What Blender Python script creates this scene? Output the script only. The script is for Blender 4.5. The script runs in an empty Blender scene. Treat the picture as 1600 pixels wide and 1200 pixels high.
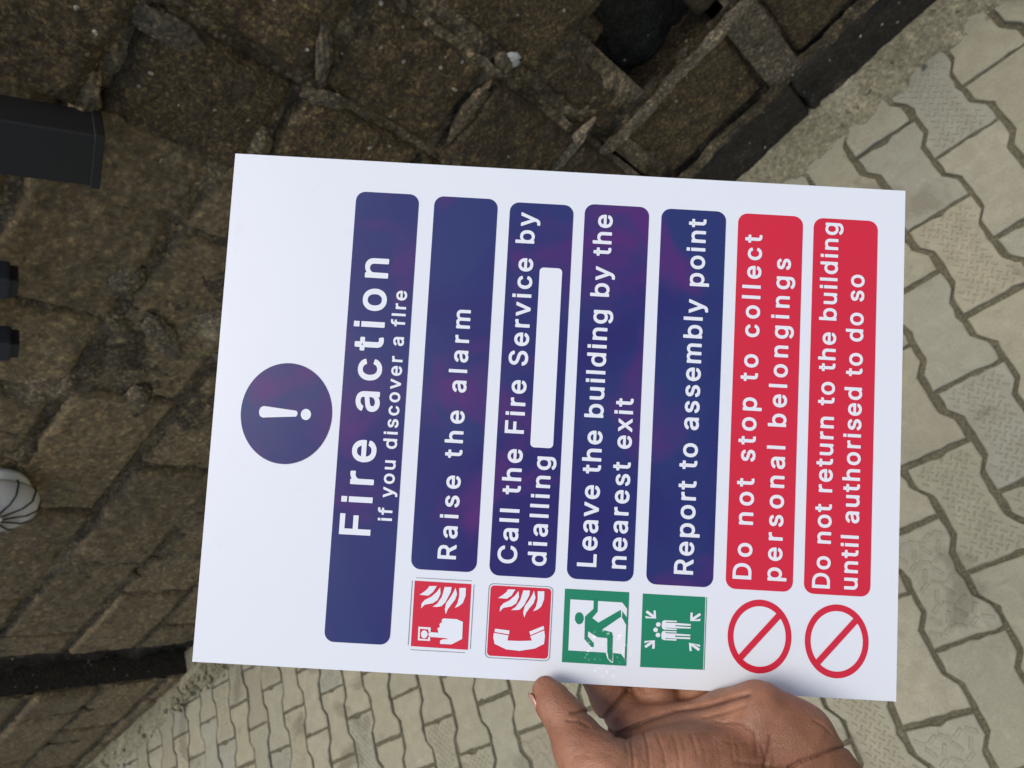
import bpy, bmesh, math, random
import numpy as np
from mathutils import Matrix, Vector
S = bpy.context.scene
R = math.radians

# ------------------------------------------------------------------ camera, world, sun, exposure
CAM_POS = np.array([0.2912237, -0.16360868, 1.49587648])
RW = np.array([[0.7064915, -0.2818366, -0.6491825],      # rows: right, down, forward in world axes
               [-0.4978079, -0.8499034, -0.1727760],
               [-0.5030478, 0.4452329, -0.7407500]])
FPX = 1140.0
def px3(px, py, depth):                 # a point of the place from measured direction and distance (metres)
    c = np.array([(px-800)/FPX*depth, (py-600)/FPX*depth, depth])
    return CAM_POS + RW.T @ c
cd = bpy.data.cameras.new('camera'); cam = bpy.data.objects.new('camera', cd); S.collection.objects.link(cam)
cam.matrix_world = Matrix(((RW[0][0], -RW[1][0], -RW[2][0], CAM_POS[0]),
                           (RW[0][1], -RW[1][1], -RW[2][1], CAM_POS[1]),
                           (RW[0][2], -RW[1][2], -RW[2][2], CAM_POS[2]), (0, 0, 0, 1)))
cd.lens = FPX/1600*36; cd.sensor_width = 36; cd.clip_start = 0.01; cd.clip_end = 200
cd.dof.use_dof = True; cd.dof.focus_distance = 0.305; cd.dof.aperture_fstop = 24
S.camera = cam
W = bpy.data.worlds.new('World'); S.world = W; W.use_nodes = True
nt = W.node_tree; bg = nt.nodes['Background']; sk = nt.nodes.new('ShaderNodeTexSky')
sk.sky_type = 'NISHITA'; sk.sun_disc = False; sk.air_density = 1.0; sk.dust_density = 3.0; sk.ozone_density = 1.0
SUN_DIR = Vector((0.02, 0.0, 1.0)).normalized()        # towards the sun: high, behind the wall
sk.sun_elevation = math.asin(SUN_DIR.z); sk.sun_rotation = math.atan2(SUN_DIR.x, SUN_DIR.y)
nt.links.new(sk.outputs[0], bg.inputs[0]); bg.inputs[1].default_value = 0.12
sd = bpy.data.lights.new('sun', 'SUN'); sd.energy = 1.8; sd.angle = R(25); sd.color = (1.0, 0.95, 0.86)
so = bpy.data.objects.new('sun', sd); S.collection.objects.link(so)
so.rotation_euler = SUN_DIR.to_track_quat('Z', 'Y').to_euler()
S.view_settings.view_transform = 'Standard'; S.view_settings.look = 'None'
S.view_settings.exposure = 0.28; S.view_settings.gamma = 1.0; S.view_settings.use_curve_mapping = False
S.cycles.use_denoising = True; S.cycles.max_bounces = 6
HAND_STEP = 0.55
LINES = [
('Fire action', 53.94, 168.45, 68.04, 12.79) ,
('if you discover a flre', 60.35, 155.36, 76.45, 5.75) ,
('Raise the alarm', 46.38, 148.78, 103.44, 7.55) ,
('Call the Fire Service by', 45.99, 191.54, 128.19, 7.92) ,
('dialling', 45.72, 89.95, 140.14, 7.64) ,
('Leave the building by the', 46.5, 192.42, 160.54, 7.91) ,
('nearest exit', 46.4, 115.77, 172.69, 7.67) ,
('Report to assembly point', 45.61, 192.87, 199.94, 7.85) ,
('Do not stop to collect', 44.98, 187.5, 223.63, 7.65) ,
('personal belongings', 45.04, 178.01, 235.91, 7.54) ,
('Do not return to the building', 43.13, 194.38, 255.59, 7.28) ,
('until authorised to do so', 43.26, 172.9, 266.85, 7.27) ,
]
FL0 = [(35.2, 93.4), (35.4, 96.4), (32.9, 95.0), (31.4, 93.2), (31.5, 89.6), (32.9, 91.5), (34.2, 92.8)]
FL1 = [(34.9, 97.8), (32.4, 98.1), (29.9, 97.1), (28.5, 95.3), (27.7, 92.0), (26.2, 90.6), (28.1, 90.7), (29.6, 91.9), (30.9, 94.3), (33.0, 96.5)]
FL2 = [(35.2, 99.6), (35.3, 102.4), (33.3, 102.2), (29.2, 100.3), (27.5, 98.8), (27.1, 97.1), (27.1, 95.2), (28.4, 97.0), (31.2, 98.7)]
FL3 = [(35.2, 104.0), (32.6, 104.8), (30.3, 104.1), (28.1, 102.5), (26.4, 101.4), (24.4, 100.7), (26.3, 100.2), (28.8, 100.6), (31.4, 102.3), (34.0, 103.6)]
FL4 = [(35.1, 105.5), (35.3, 108.2), (32.2, 108.3), (29.2, 107.3), (27.9, 105.9), (27.1, 104.2), (29.1, 105.2), (32.0, 105.7)]
FM0 = [(35.6, 125.2), (35.8, 128.2), (33.3, 126.9), (31.9, 125.0), (32.0, 121.4), (33.3, 123.3), (34.6, 124.7)]
FM1 = [(35.3, 129.6), (32.9, 129.9), (30.3, 128.9), (29.0, 127.1), (28.2, 123.8), (26.6, 122.4), (28.5, 122.5), (30.0, 123.7), (31.3, 126.1), (33.4, 128.3)]
FM2 = [(35.6, 131.5), (35.7, 134.2), (33.7, 134.0), (29.7, 132.1), (27.9, 130.5), (27.6, 128.9), (27.5, 127.0), (28.9, 128.8), (31.7, 130.5)]
FM3 = [(35.7, 135.8), (33.0, 136.6), (30.7, 135.9), (28.6, 134.3), (26.8, 133.1), (24.8, 132.5), (26.8, 131.9), (29.3, 132.4), (31.9, 134.1), (34.4, 135.4)]
FM4 = [(35.6, 137.3), (35.7, 140.0), (32.6, 140.1), (29.6, 139.1), (28.3, 137.7), (27.5, 135.9), (29.5, 137.0), (32.5, 137.5)]
HAND = [(22.4, 99.4), (22.7, 100.1), (22.7, 105.4), (22.3, 106.2), (21.8, 107.8), (15.0, 107.9), (12.6, 103.7), (12.6, 99.1), (13.9, 99.1), (14.4, 100.0), (14.7, 102.7), (15.0, 100.4), (15.1, 94.9), (15.8, 94.2), (16.6, 94.2), (17.0, 95.0), (16.9, 98.2), (17.9, 97.9), (18.7, 97.7), (19.2, 98.7), (20.2, 98.4), (20.9, 98.8), (21.1, 99.6), (21.7, 99.2)]
BTN = [(18.9, 90.0), (18.8, 95.0), (17.0, 95.0), (17.0, 94.2), (18.0, 94.1), (18.1, 90.7), (14.2, 90.8), (14.1, 94.1), (15.1, 94.2), (15.0, 95.0), (13.5, 95.0), (13.5, 90.1)]
DOT = [(16.1, 93.9), (15.6, 93.9), (15.2, 93.7), (14.8, 93.4), (14.6, 93.1), (14.4, 92.7), (14.5, 92.2), (14.7, 91.8), (15.0, 91.5), (15.4, 91.3), (15.9, 91.2), (16.4, 91.2), (16.9, 91.4), (17.2, 91.7), (17.5, 92.0), (17.6, 92.5), (17.5, 92.9), (17.3, 93.3), (17.0, 93.6), (16.6, 93.8)]
BG1 = [(37.0, 87.3), (36.9, 110.3), (10.8, 110.4), (11.0, 87.4)]
BG2 = [(36.7, 118.3), (36.6, 142.8), (9.0, 142.9), (8.9, 118.7)]
BG2o = [(37.2, 117.7), (37.3, 143.6), (8.4, 143.7), (8.4, 118.0)]
PHONE = [(18.1, 120.5), (17.5, 126.5), (15.4, 126.2), (15.5, 131.1), (15.9, 136.0), (17.6, 135.3), (20.2, 140.8), (17.9, 141.2), (14.9, 141.0), (12.9, 137.5), (11.6, 131.3), (11.9, 125.8), (13.8, 121.1), (16.3, 120.4)]
EAR1 = [(19.8, 120.9), (19.4, 126.8), (17.9, 126.7), (18.5, 120.8)]
EAR2 = [(19.4, 134.8), (22.0, 140.4), (20.7, 140.8), (18.0, 135.3)]
BG3 = [(37.2, 148.3), (37.2, 174.4), (8.0, 174.5), (8.1, 148.5)]
DOOR = [(33.1, 150.7), (33.0, 171.7), (30.6, 173.8), (27.3, 173.8), (29.7, 171.9), (27.0, 171.9), (24.2, 173.7), (10.8, 173.7), (12.8, 172.0), (12.9, 150.9)]
HEAD3 = [(25.9, 156.4), (25.3, 156.4), (24.7, 156.2), (24.2, 156.0), (23.8, 155.6), (23.6, 155.2), (23.4, 154.7), (23.5, 154.3), (23.7, 153.8), (24.1, 153.5), (24.6, 153.2), (25.1, 152.9), (25.7, 152.9), (26.4, 152.9), (26.9, 153.0), (27.5, 153.3), (27.9, 153.6), (28.1, 154.1), (28.2, 154.5), (28.2, 155.0), (27.9, 155.4), (27.6, 155.8), (27.1, 156.1), (26.6, 156.3)]
RUN = [(33.6, 160.1), (33.6, 161.8), (28.9, 161.9), (26.2, 159.8), (24.5, 162.4), (30.1, 171.2), (27.4, 171.5), (21.8, 164.0), (21.0, 168.1), (19.4, 168.5), (9.3, 168.7), (10.3, 167.3), (12.7, 166.6), (18.6, 166.3), (18.8, 162.3), (20.9, 158.4), (18.8, 158.4), (16.3, 160.9), (14.9, 161.0), (14.6, 160.2), (17.7, 157.1), (26.6, 156.9), (29.9, 160.2)]
SHOE = [(12.9, 165.9), (12.9, 166.7), (10.7, 167.1), (9.3, 168.8), (12.8, 168.8), (12.8, 169.0), (9.0, 169.1), (9.3, 168.0), (10.7, 166.7)]
BG4 = [(37.0, 179.9), (37.0, 205.3), (8.2, 205.4), (7.9, 180.1)]
BG4b = [(37.0, 205.7), (37.0, 206.0), (8.1, 206.0), (8.1, 205.7)]
HD0 = [(25.2, 187.6), (24.8, 187.6), (24.5, 187.4), (24.3, 187.1), (24.2, 186.7), (24.3, 186.3), (24.4, 186.0), (24.7, 185.8), (25.1, 185.7), (25.4, 185.8), (25.7, 186.0), (25.9, 186.3), (26.0, 186.6), (26.0, 187.0), (25.8, 187.3), (25.5, 187.6)]
HD1 = [(23.0, 186.6), (22.6, 186.6), (22.3, 186.4), (22.1, 186.1), (22.0, 185.7), (22.1, 185.3), (22.3, 185.0), (22.5, 184.8), (22.9, 184.7), (23.2, 184.8), (23.5, 185.0), (23.8, 185.3), (23.8, 185.6), (23.8, 186.0), (23.6, 186.3), (23.3, 186.6)]
HD2 = [(21.0, 187.7), (20.6, 187.6), (20.3, 187.4), (20.1, 187.1), (20.0, 186.8), (20.1, 186.4), (20.2, 186.1), (20.5, 185.8), (20.9, 185.8), (21.2, 185.8), (21.5, 186.0), (21.8, 186.3), (21.8, 186.7), (21.8, 187.1), (21.6, 187.4), (21.3, 187.6)]
BOD0 = [(25.6, 188.1), (26.5, 188.3), (26.9, 188.9), (27.0, 194.1), (26.5, 194.2), (26.3, 189.7), (26.0, 189.8), (26.1, 193.5), (26.0, 199.8), (25.3, 199.8), (25.2, 193.6), (24.8, 193.6), (24.8, 199.8), (24.2, 199.8), (24.0, 193.6), (24.0, 189.8), (23.8, 189.8), (23.8, 194.3), (23.3, 194.2), (23.2, 189.0), (23.7, 188.3), (24.4, 188.1)]
BOD1 = [(21.5, 188.1), (22.3, 188.3), (22.7, 188.9), (22.8, 194.1), (22.3, 194.2), (22.2, 189.7), (21.8, 189.8), (21.9, 193.5), (21.8, 199.8), (21.2, 199.8), (21.1, 193.6), (20.6, 193.6), (20.7, 199.8), (20.0, 199.8), (19.9, 193.6), (19.9, 189.8), (19.6, 189.8), (19.7, 194.3), (19.1, 194.2), (19.1, 189.0), (19.5, 188.3), (20.2, 188.1)]
AR0 = [(27.4, 185.7), (30.6, 185.4), (30.5, 184.5), (28.7, 184.7), (30.5, 182.0), (29.6, 181.3), (27.8, 184.1), (28.2, 181.3), (27.3, 181.4)]
AR1 = [(27.2, 199.5), (30.5, 199.5), (30.6, 200.4), (28.6, 200.4), (30.6, 203.2), (29.8, 203.8), (27.7, 201.1), (28.3, 203.6), (27.4, 203.6)]
AR2 = [(18.8, 185.6), (18.3, 181.4), (17.4, 181.4), (18.3, 183.9), (16.3, 181.4), (15.5, 182.1), (17.4, 184.6), (15.4, 184.6), (15.5, 185.6)]
AR3 = [(18.6, 199.3), (18.0, 203.8), (17.1, 203.9), (18.3, 200.9), (16.4, 203.9), (15.5, 203.3), (17.4, 200.3), (15.3, 200.6), (15.4, 199.7)]
GLYPH = {'C':(516,[[(26,228),(24,255),(28,307),(37,355),(55,399),(82,442),(109,471),(142,498),(182,516),(218,527),(266,532),(322,526),(370,510),(391,499),(412,483),(431,467),(448,447),(474,403),(483,375),(489,347),(486,339),(482,335),(474,332),(402,333),(394,340),(389,359),(374,388),(358,406),(338,422),(322,430),(298,437),(270,440),(242,437),(214,430),(194,419),(173,403),(155,383),(139,355),(128,327),(121,283),(119,255),(122,215),(128,183),(140,151),(154,127),(171,107),(194,89),(218,77),(242,72),(270,69),(298,72),(322,79),(346,93),(367,111),(383,135),(394,167),(402,175),(474,176),(485,171),(489,159),(482,131),(474,107),(462,83),(449,63),(432,43),(390,10),(370,-1),(322,-17),(294,-22),(266,-23),(222,-19),(182,-9),(142,11),(110,36),(81,67),(56,107),(37,155),(28,199)]]),'D':(508,[[(46,-8),(44,2),(44,506),(47,518),(54,524),(62,525),(226,525),(278,520),(320,510),(358,493),(394,468),(410,452),(426,434),(446,400),(463,358),(474,310),(478,254),(474,202),(464,154),(446,110),(424,74),(394,42),(358,17),(318,-1),(270,-13),(218,-16),(62,-16),(54,-15)],[(142,73),(141,434),(146,436),(218,436),(258,433),(286,426),(310,415),(338,393),(351,378),(364,354),(374,326),(381,290),(383,254),(381,218),(375,186),(365,158),(352,134),(330,109),(310,95),(282,83),(250,76),(218,73)]]),'F':(416,[[(141,-16),(141,205),(362,205),(362,294),(141,294),(141,436),(385,436),(385,525),(44,525),(44,-16)]]),'L':(399,[[(377,-16),(377,73),(141,73),(141,525),(44,525),(44,-16)]]),'R':(455,[[(46,-8),(44,2),(44,506),(45,514),(50,521),(62,525),(234,525),(274,522),(310,515),(338,504),(366,485),(388,466),(403,442),(416,414),(423,382),(425,350),(422,318),(416,290),(403,262),(394,248),(387,238),(366,220),(339,202),(338,198),(443,6),(444,-2),(438,-12),(430,-16),(354,-16),(342,-12),(238,180),(234,182),(142,182),(141,2),(137,-10),(126,-16),(62,-16),(54,-15)],[(142,272),(142,435),(254,435),(290,426),(306,415),(318,400),(324,386),(328,370),(329,350),(328,334),(321,310),(313,298),(305,290),(290,281),(278,276),(258,272)]]),'S':(453,[[(24,122),(23,141),(27,149),(32,152),(108,152),(118,145),(128,109),(136,98),(148,87),(160,79),(188,69),(224,65),(244,66),(264,70),(292,81),(304,89),(316,101),(323,113),(328,125),(330,141),(325,161),(312,176),(304,182),(288,191),(260,201),(180,223),(140,238),(108,253),(75,277),(53,305),(40,341),(36,373),(39,405),(48,433),(62,457),(80,479),(104,497),(132,513),(156,522),(192,530),(228,532),(260,530),(296,522),(324,512),(348,498),(372,479),(388,461),(405,433),(414,405),(416,387),(416,373),(412,366),(404,362),(332,363),(324,369),(316,397),(309,409),(292,424),(272,435),(252,440),(224,443),(188,438),(160,426),(142,409),(135,397),(132,385),(132,365),(136,353),(151,337),(163,329),(204,312),(301,285),(320,278),(348,264),(368,251),(384,237),(409,205),(417,185),(423,161),(424,137),(421,105),(414,81),(398,53),(380,31),(356,11),(328,-4),(300,-15),(264,-23),(224,-25),(188,-23),(152,-17),(120,-5),(96,8),(69,29),(52,49),(36,77),(26,105)]]),'a':(395,[[(16,84),(14,109),(16,129),(22,153),(32,173),(41,185),(56,198),(84,214),(120,226),(244,245),(256,248),(259,253),(257,277),(253,289),(248,296),(232,308),(212,314),(180,314),(168,312),(148,304),(129,289),(119,277),(112,264),(104,259),(96,258),(36,276),(29,281),(26,285),(26,297),(37,321),(52,342),(68,358),(84,370),(108,383),(132,391),(172,399),(200,400),(224,398),(260,390),(276,384),(295,373),(312,361),(325,345),(336,328),(345,305),(351,281),(353,249),(353,1),(351,-7),(348,-12),(340,-16),(276,-16),(268,-13),(263,-7),(260,10),(235,-7),(220,-14),(200,-20),(160,-25),(112,-19),(88,-10),(68,1),(48,18),(34,37),(23,57)],[(112,86),(108,105),(112,123),(120,133),(140,144),(164,150),(224,158),(256,165),(260,161),(260,141),(255,113),(244,93),(232,81),(208,67),(172,61),(148,63),(124,73)]]),'b':(430,[[(39,-8),(37,2),(37,506),(40,518),(47,524),(55,525),(115,525),(123,522),(127,518),(130,510),(131,362),(163,387),(183,394),(203,398),(231,400),(259,398),(283,392),(295,388),(322,374),(347,353),(366,330),(383,302),(396,266),(404,226),(406,190),(404,150),(397,114),(386,82),(369,50),(347,22),(323,4),(295,-11),(263,-22),(227,-24),(207,-23),(184,-18),(164,-10),(151,-2),(131,15),(128,10),(127,-6),(123,-12),(115,-16),(51,-16),(43,-12)],[(131,157),(129,186),(130,214),(134,238),(140,258),(148,274),(159,288),(171,299),(187,308),(203,312),(219,314),(239,312),(255,307),(271,298),(284,286),(294,270),(307,238),(310,218),(311,166),(307,142),(301,122),(293,106),(281,90),(268,78),(255,70),(235,64),(219,63),(203,65),(187,69),(171,78),(158,90),(147,106),(140,122)]]),'c':(402,[[(20,162),(18,186),(21,226),(29,266),(42,298),(61,330),(84,354),(109,374),(140,389),(172,398),(228,400),(268,391),(312,370),(342,346),(364,314),(378,278),(376,269),(368,262),(308,247),(300,246),(292,250),(289,254),(278,278),(260,298),(244,307),(228,312),(208,314),(188,312),(168,305),(156,298),(143,286),(124,254),(115,214),(112,186),(114,166),(123,122),(131,106),(143,90),(156,78),(170,70),(188,65),(208,62),(228,65),(248,71),(260,78),(272,89),(283,106),(291,126),(300,132),(308,132),(368,117),(376,111),(378,106),(378,98),(364,62),(356,50),(340,30),(316,9),(300,-2),(264,-17),(244,-21),(208,-24),(172,-21),(140,-13),(108,3),(84,22),(61,46),(42,78),(28,114)]]),'d':(430,[[(20,150),(18,190),(20,226),(28,266),(40,298),(58,330),(79,354),(100,372),(132,389),(164,398),(196,400),(220,399),(244,393),(262,386),(292,364),(295,366),(295,510),(298,518),(304,523),(312,525),(372,525),(381,522),(387,514),(388,354),(388,2),(387,-6),(380,-14),(372,-16),(308,-15),(301,-10),(298,-6),(296,17),(276,0),(260,-10),(240,-19),(220,-23),(196,-24),(164,-22),(128,-10),(103,2),(80,21),(56,49),(40,78),(28,110)],[(116,152),(112,190),(114,214),(123,254),(132,273),(141,286),(168,307),(184,312),(208,314),(228,311),(240,307),(252,300),(268,286),(278,270),(286,254),(292,226),(296,190),(294,166),(290,142),(284,122),(276,103),(267,90),(253,78),(240,70),(220,64),(204,63),(188,65),(168,70),(156,78),(143,90),(131,106),(123,126)]]),'e':(410,[[(20,162),(18,186),(20,226),(29,262),(41,298),(58,326),(78,350),(108,373),(136,388),(172,398),(204,400),(228,399),(248,396),(272,389),(292,380),(312,368),(332,350),(346,334),(360,314),(372,287),(380,262),(386,230),(387,170),(385,162),(380,156),(372,153),(128,153),(116,152),(114,150),(118,130),(124,114),(134,98),(145,86),(160,75),(176,68),(192,64),(224,63),(240,65),(256,71),(266,78),(279,90),(293,114),(297,118),(304,121),(368,107),(376,103),(379,98),(380,86),(373,66),(364,50),(348,30),(328,12),(292,-9),(268,-18),(240,-23),(208,-24),(176,-21),(140,-12),(108,3),(80,24),(58,50),(42,78),(28,114)],[(116,237),(123,262),(133,278),(143,290),(153,298),(172,309),(204,314),(224,312),(240,308),(251,302),(265,290),(283,262),(289,242),(288,237)]]),'f':(260,[[(-8,319),(-10,330),(-10,378),(-8,386),(-4,391),(4,395),(64,396),(67,458),(73,478),(82,494),(95,510),(109,522),(124,531),(144,539),(168,545),(200,546),(232,541),(252,534),(258,526),(258,514),(242,462),(236,455),(224,452),(216,455),(196,458),(180,456),(167,450),(162,442),(159,434),(158,398),(160,395),(164,395),(228,395),(240,390),(244,378),(244,326),(240,317),(236,313),(228,311),(159,310),(158,-2),(152,-12),(144,-16),(80,-16),(69,-10),(65,-2),(65,310),(4,311),(-3,314)],[(100,343),(97,346),(98,362),(124,363),(126,358),(126,346),(124,343)]]),'g':(431,[[(20,154),(18,191),(20,231),(29,271),(40,299),(59,331),(80,354),(104,375),(132,389),(164,398),(196,400),(220,399),(240,395),(260,387),(276,378),(296,361),(298,383),(303,391),(308,394),(372,395),(380,393),(384,389),(388,379),(388,-9),(386,-41),(378,-73),(362,-101),(344,-121),(323,-137),(301,-149),(268,-160),(236,-165),(204,-167),(156,-162),(128,-155),(108,-147),(88,-135),(68,-118),(46,-93),(35,-73),(37,-61),(44,-55),(92,-28),(104,-25),(112,-29),(140,-61),(160,-73),(172,-77),(192,-80),(208,-81),(236,-78),(256,-71),(268,-65),(284,-49),(292,-29),(295,19),(292,24),(276,11),(260,2),(240,-6),(220,-10),(196,-11),(164,-9),(132,-1),(104,14),(80,31),(59,55),(41,83),(28,114)],[(116,157),(112,195),(117,235),(124,255),(132,274),(142,287),(155,299),(168,306),(184,312),(204,314),(224,312),(244,305),(264,291),(277,275),(285,259),(292,235),(295,215),(295,171),(292,147),(286,131),(276,111),(267,99),(256,89),(240,81),(224,77),(204,75),(172,80),(156,88),(143,99),(132,112),(123,131)]]),'h':(416,[[(39,-8),(37,2),(37,510),(40,518),(44,522),(51,525),(115,525),(123,522),(127,518),(130,510),(131,365),(143,375),(171,390),(199,398),(227,400),(255,399),(279,392),(303,383),(323,368),(340,350),(354,330),(365,302),(371,274),(373,226),(373,2),(372,-6),(367,-12),(359,-16),(295,-16),(287,-13),(281,-6),(280,234),(277,262),(271,279),(260,294),(250,302),(231,310),(211,313),(195,312),(183,309),(159,297),(142,278),(134,258),(131,246),(130,226),(129,-6),(123,-13),(115,-16),(51,-16),(43,-12)]]),'i':(173,[[(130,-16),(130,395),(37,395),(37,-16)],[(37,427),(130,427),(130,526),(37,526)]]),'l':(173,[[(37,-16),(130,-16),(130,531),(37,531)]]),'m':(616,[[(39,-8),(37,2),(37,378),(41,390),(51,395),(117,394),(126,386),(128,370),(131,368),(151,382),(183,397),(219,402),(247,399),(279,387),(299,371),(319,346),(339,368),(355,379),(375,390),(415,401),(439,402),(463,400),(483,395),(503,387),(523,374),(540,358),(555,336),(566,310),(571,286),(573,254),(573,-2),(567,-12),(559,-16),(495,-16),(487,-13),(483,-9),(480,-2),(480,54),(480,250),(477,274),(471,290),(463,300),(447,309),(435,313),(419,314),(391,310),(375,301),(364,290),(359,282),(352,258),(350,-6),(343,-14),(335,-16),(275,-16),(263,-12),(259,-6),(258,2),(258,258),(257,274),(250,290),(243,298),(231,307),(215,312),(187,313),(167,307),(150,294),(139,278),(131,254),(129,-6),(123,-13),(115,-16),(51,-16),(43,-12)]]),'n':(416,[[(39,-8),(37,2),(37,378),(39,387),(47,394),(117,394),(126,386),(128,370),(131,365),(143,375),(167,388),(195,397),(227,400),(255,399),(279,392),(299,385),(323,368),(340,350),(355,329),(365,302),(371,274),(373,238),(373,98),(373,-2),(369,-10),(363,-15),(355,-16),(295,-16),(284,-10),(280,2),(280,234),(277,258),(272,278),(260,294),(250,302),(231,310),(207,313),(183,309),(159,297),(148,286),(140,274),(131,246),(129,-6),(123,-13),(115,-16),(51,-16),(43,-12)]]),'o':(421,[[(20,162),(18,186),(21,226),(28,262),(42,298),(58,326),(84,354),(108,373),(140,389),(172,398),(208,400),(240,398),(273,390),(308,373),(332,354),(356,327),(373,298),(387,262),(394,230),(396,214),(397,186),(395,150),(387,114),(373,78),(357,50),(332,22),(308,3),(276,-12),(244,-21),(208,-24),(168,-20),(140,-13),(112,1),(84,22),(60,47),(42,78),(28,114)],[(116,152),(112,190),(117,230),(122,250),(132,270),(143,286),(156,298),(172,307),(188,312),(208,314),(228,312),(244,307),(259,298),(272,286),(284,270),(293,250),(300,223),(303,190),(302,166),(298,142),(292,122),(284,106),(272,90),(260,79),(244,69),(228,65),(204,63),(172,69),(156,78),(143,90),(131,106),(123,122)]]),'p':(430,[[(39,-151),(37,-141),(37,379),(39,387),(43,391),(51,395),(115,395),(122,391),(126,387),(128,379),(128,367),(131,362),(163,387),(183,394),(203,398),(227,400),(263,397),(291,389),(321,375),(344,355),(355,343),(367,329),(383,302),(396,267),(403,231),(406,191),(404,151),(396,111),(385,79),(367,47),(347,22),(322,3),(295,-11),(263,-22),(227,-24),(207,-23),(187,-19),(151,-2),(131,15),(129,-149),(123,-156),(115,-159),(51,-159),(43,-155)],[(131,157),(129,187),(130,215),(134,239),(139,255),(149,275),(159,288),(171,299),(187,308),(203,312),(219,314),(239,312),(255,307),(271,298),(283,287),(294,271),(307,236),(310,219),(312,191),(311,163),(307,143),(301,123),(293,107),(282,91),(269,79),(255,70),(235,64),(219,63),(203,65),(187,69),(171,78),(159,89),(147,107),(139,123)]]),'r':(265,[[(39,-8),(37,2),(37,378),(39,386),(43,391),(51,395),(115,395),(123,391),(126,386),(128,374),(131,370),(143,380),(163,391),(187,398),(211,401),(239,400),(251,396),(256,386),(259,322),(255,312),(251,308),(243,306),(207,310),(179,306),(170,302),(147,285),(139,274),(134,262),(131,250),(130,234),(129,-6),(123,-13),(115,-16),(51,-16),(43,-12)]]),'s':(371,[[(22,84),(21,98),(25,106),(30,109),(94,123),(102,121),(106,117),(116,94),(130,76),(146,67),(162,63),(182,61),(202,63),(222,68),(243,82),(250,94),(251,106),(248,118),(235,130),(210,139),(142,155),(114,164),(86,177),(62,196),(45,218),(34,246),(31,274),(33,298),(41,322),(53,342),(67,358),(86,373),(110,385),(130,392),(158,399),(210,399),(238,394),(262,386),(277,378),(298,363),(311,350),(322,333),(333,314),(338,298),(339,286),(335,278),(330,275),(270,261),(262,262),(256,266),(242,293),(234,302),(222,310),(206,315),(186,317),(154,311),(139,302),(126,286),(127,266),(134,256),(142,250),(174,239),(269,214),(298,199),(318,182),(333,162),(344,134),(347,106),(345,82),(337,58),(325,38),(310,20),(290,5),(263,-10),(238,-18),(210,-23),(154,-23),(110,-13),(82,0),(66,12),(51,26),(36,46),(27,66)]]),'t':(233,[[(-8,319),(-10,330),(-10,378),(-8,386),(-4,391),(4,395),(48,396),(49,474),(53,482),(60,486),(128,487),(136,483),(142,474),(142,398),(144,395),(204,395),(212,393),(216,389),(220,378),(220,326),(216,317),(212,313),(204,311),(143,310),(142,134),(143,86),(147,74),(152,69),(160,67),(176,66),(204,70),(213,66),(217,58),(228,6),(227,-6),(220,-12),(196,-19),(168,-20),(136,-17),(108,-8),(80,10),(63,34),(52,66),(49,94),(49,310),(4,311),(-3,314)],[(84,343),(81,346),(82,362),(108,363),(110,358),(110,346),(108,343)]]),'u':(416,[[(39,103),(37,141),(37,377),(38,385),(43,391),(51,395),(115,395),(123,392),(129,385),(130,145),(132,121),(139,101),(150,85),(163,75),(179,69),(199,66),(215,67),(239,75),(251,82),(261,93),(274,117),(279,133),(280,153),(280,313),(280,381),(283,388),(287,392),(295,395),(359,395),(367,391),(372,385),(373,1),(371,-7),(367,-12),(359,-16),(295,-16),(287,-12),(284,-7),(281,13),(279,15),(267,5),(243,-8),(211,-19),(179,-21),(155,-19),(131,-14),(107,-3),(89,9),(70,29),(54,53),(45,77)]]),'v':(395,[[(3,371),(1,378),(3,386),(7,391),(15,395),(83,395),(91,393),(96,390),(100,382),(195,119),(289,382),(293,390),(303,395),(371,395),(379,393),(383,389),(387,382),(386,374),(362,310),(239,-9),(235,-13),(227,-16),(159,-16),(151,-11),(148,-6)]]),'x':(385,[[(7,-8),(5,2),(8,10),(135,194),(16,370),(13,382),(17,390),(23,394),(31,395),(99,395),(111,391),(191,266),(222,318),(267,386),(275,393),(283,395),(355,395),(364,390),(368,378),(365,370),(245,194),(245,190),(371,9),(374,-2),(370,-10),(359,-16),(287,-16),(279,-14),(272,-6),(206,94),(191,119),(187,118),(171,91),(106,-6),(99,-14),(91,-16),(19,-16),(11,-12)]]),'y':(395,[[(3,371),(1,377),(2,385),(7,391),(15,395),(83,395),(91,393),(96,389),(195,119),(293,389),(299,394),(307,395),(371,395),(379,393),(383,390),(387,381),(386,373),(288,117),(211,-83),(200,-103),(188,-119),(175,-131),(159,-143),(144,-151),(127,-157),(111,-160),(79,-161),(55,-158),(36,-151),(31,-143),(32,-135),(45,-83),(49,-75),(59,-70),(99,-73),(114,-67),(123,-57),(129,-47),(145,-3)]])}
C = S.collection
rng = np.random.default_rng(7)
random.seed(7)

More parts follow.
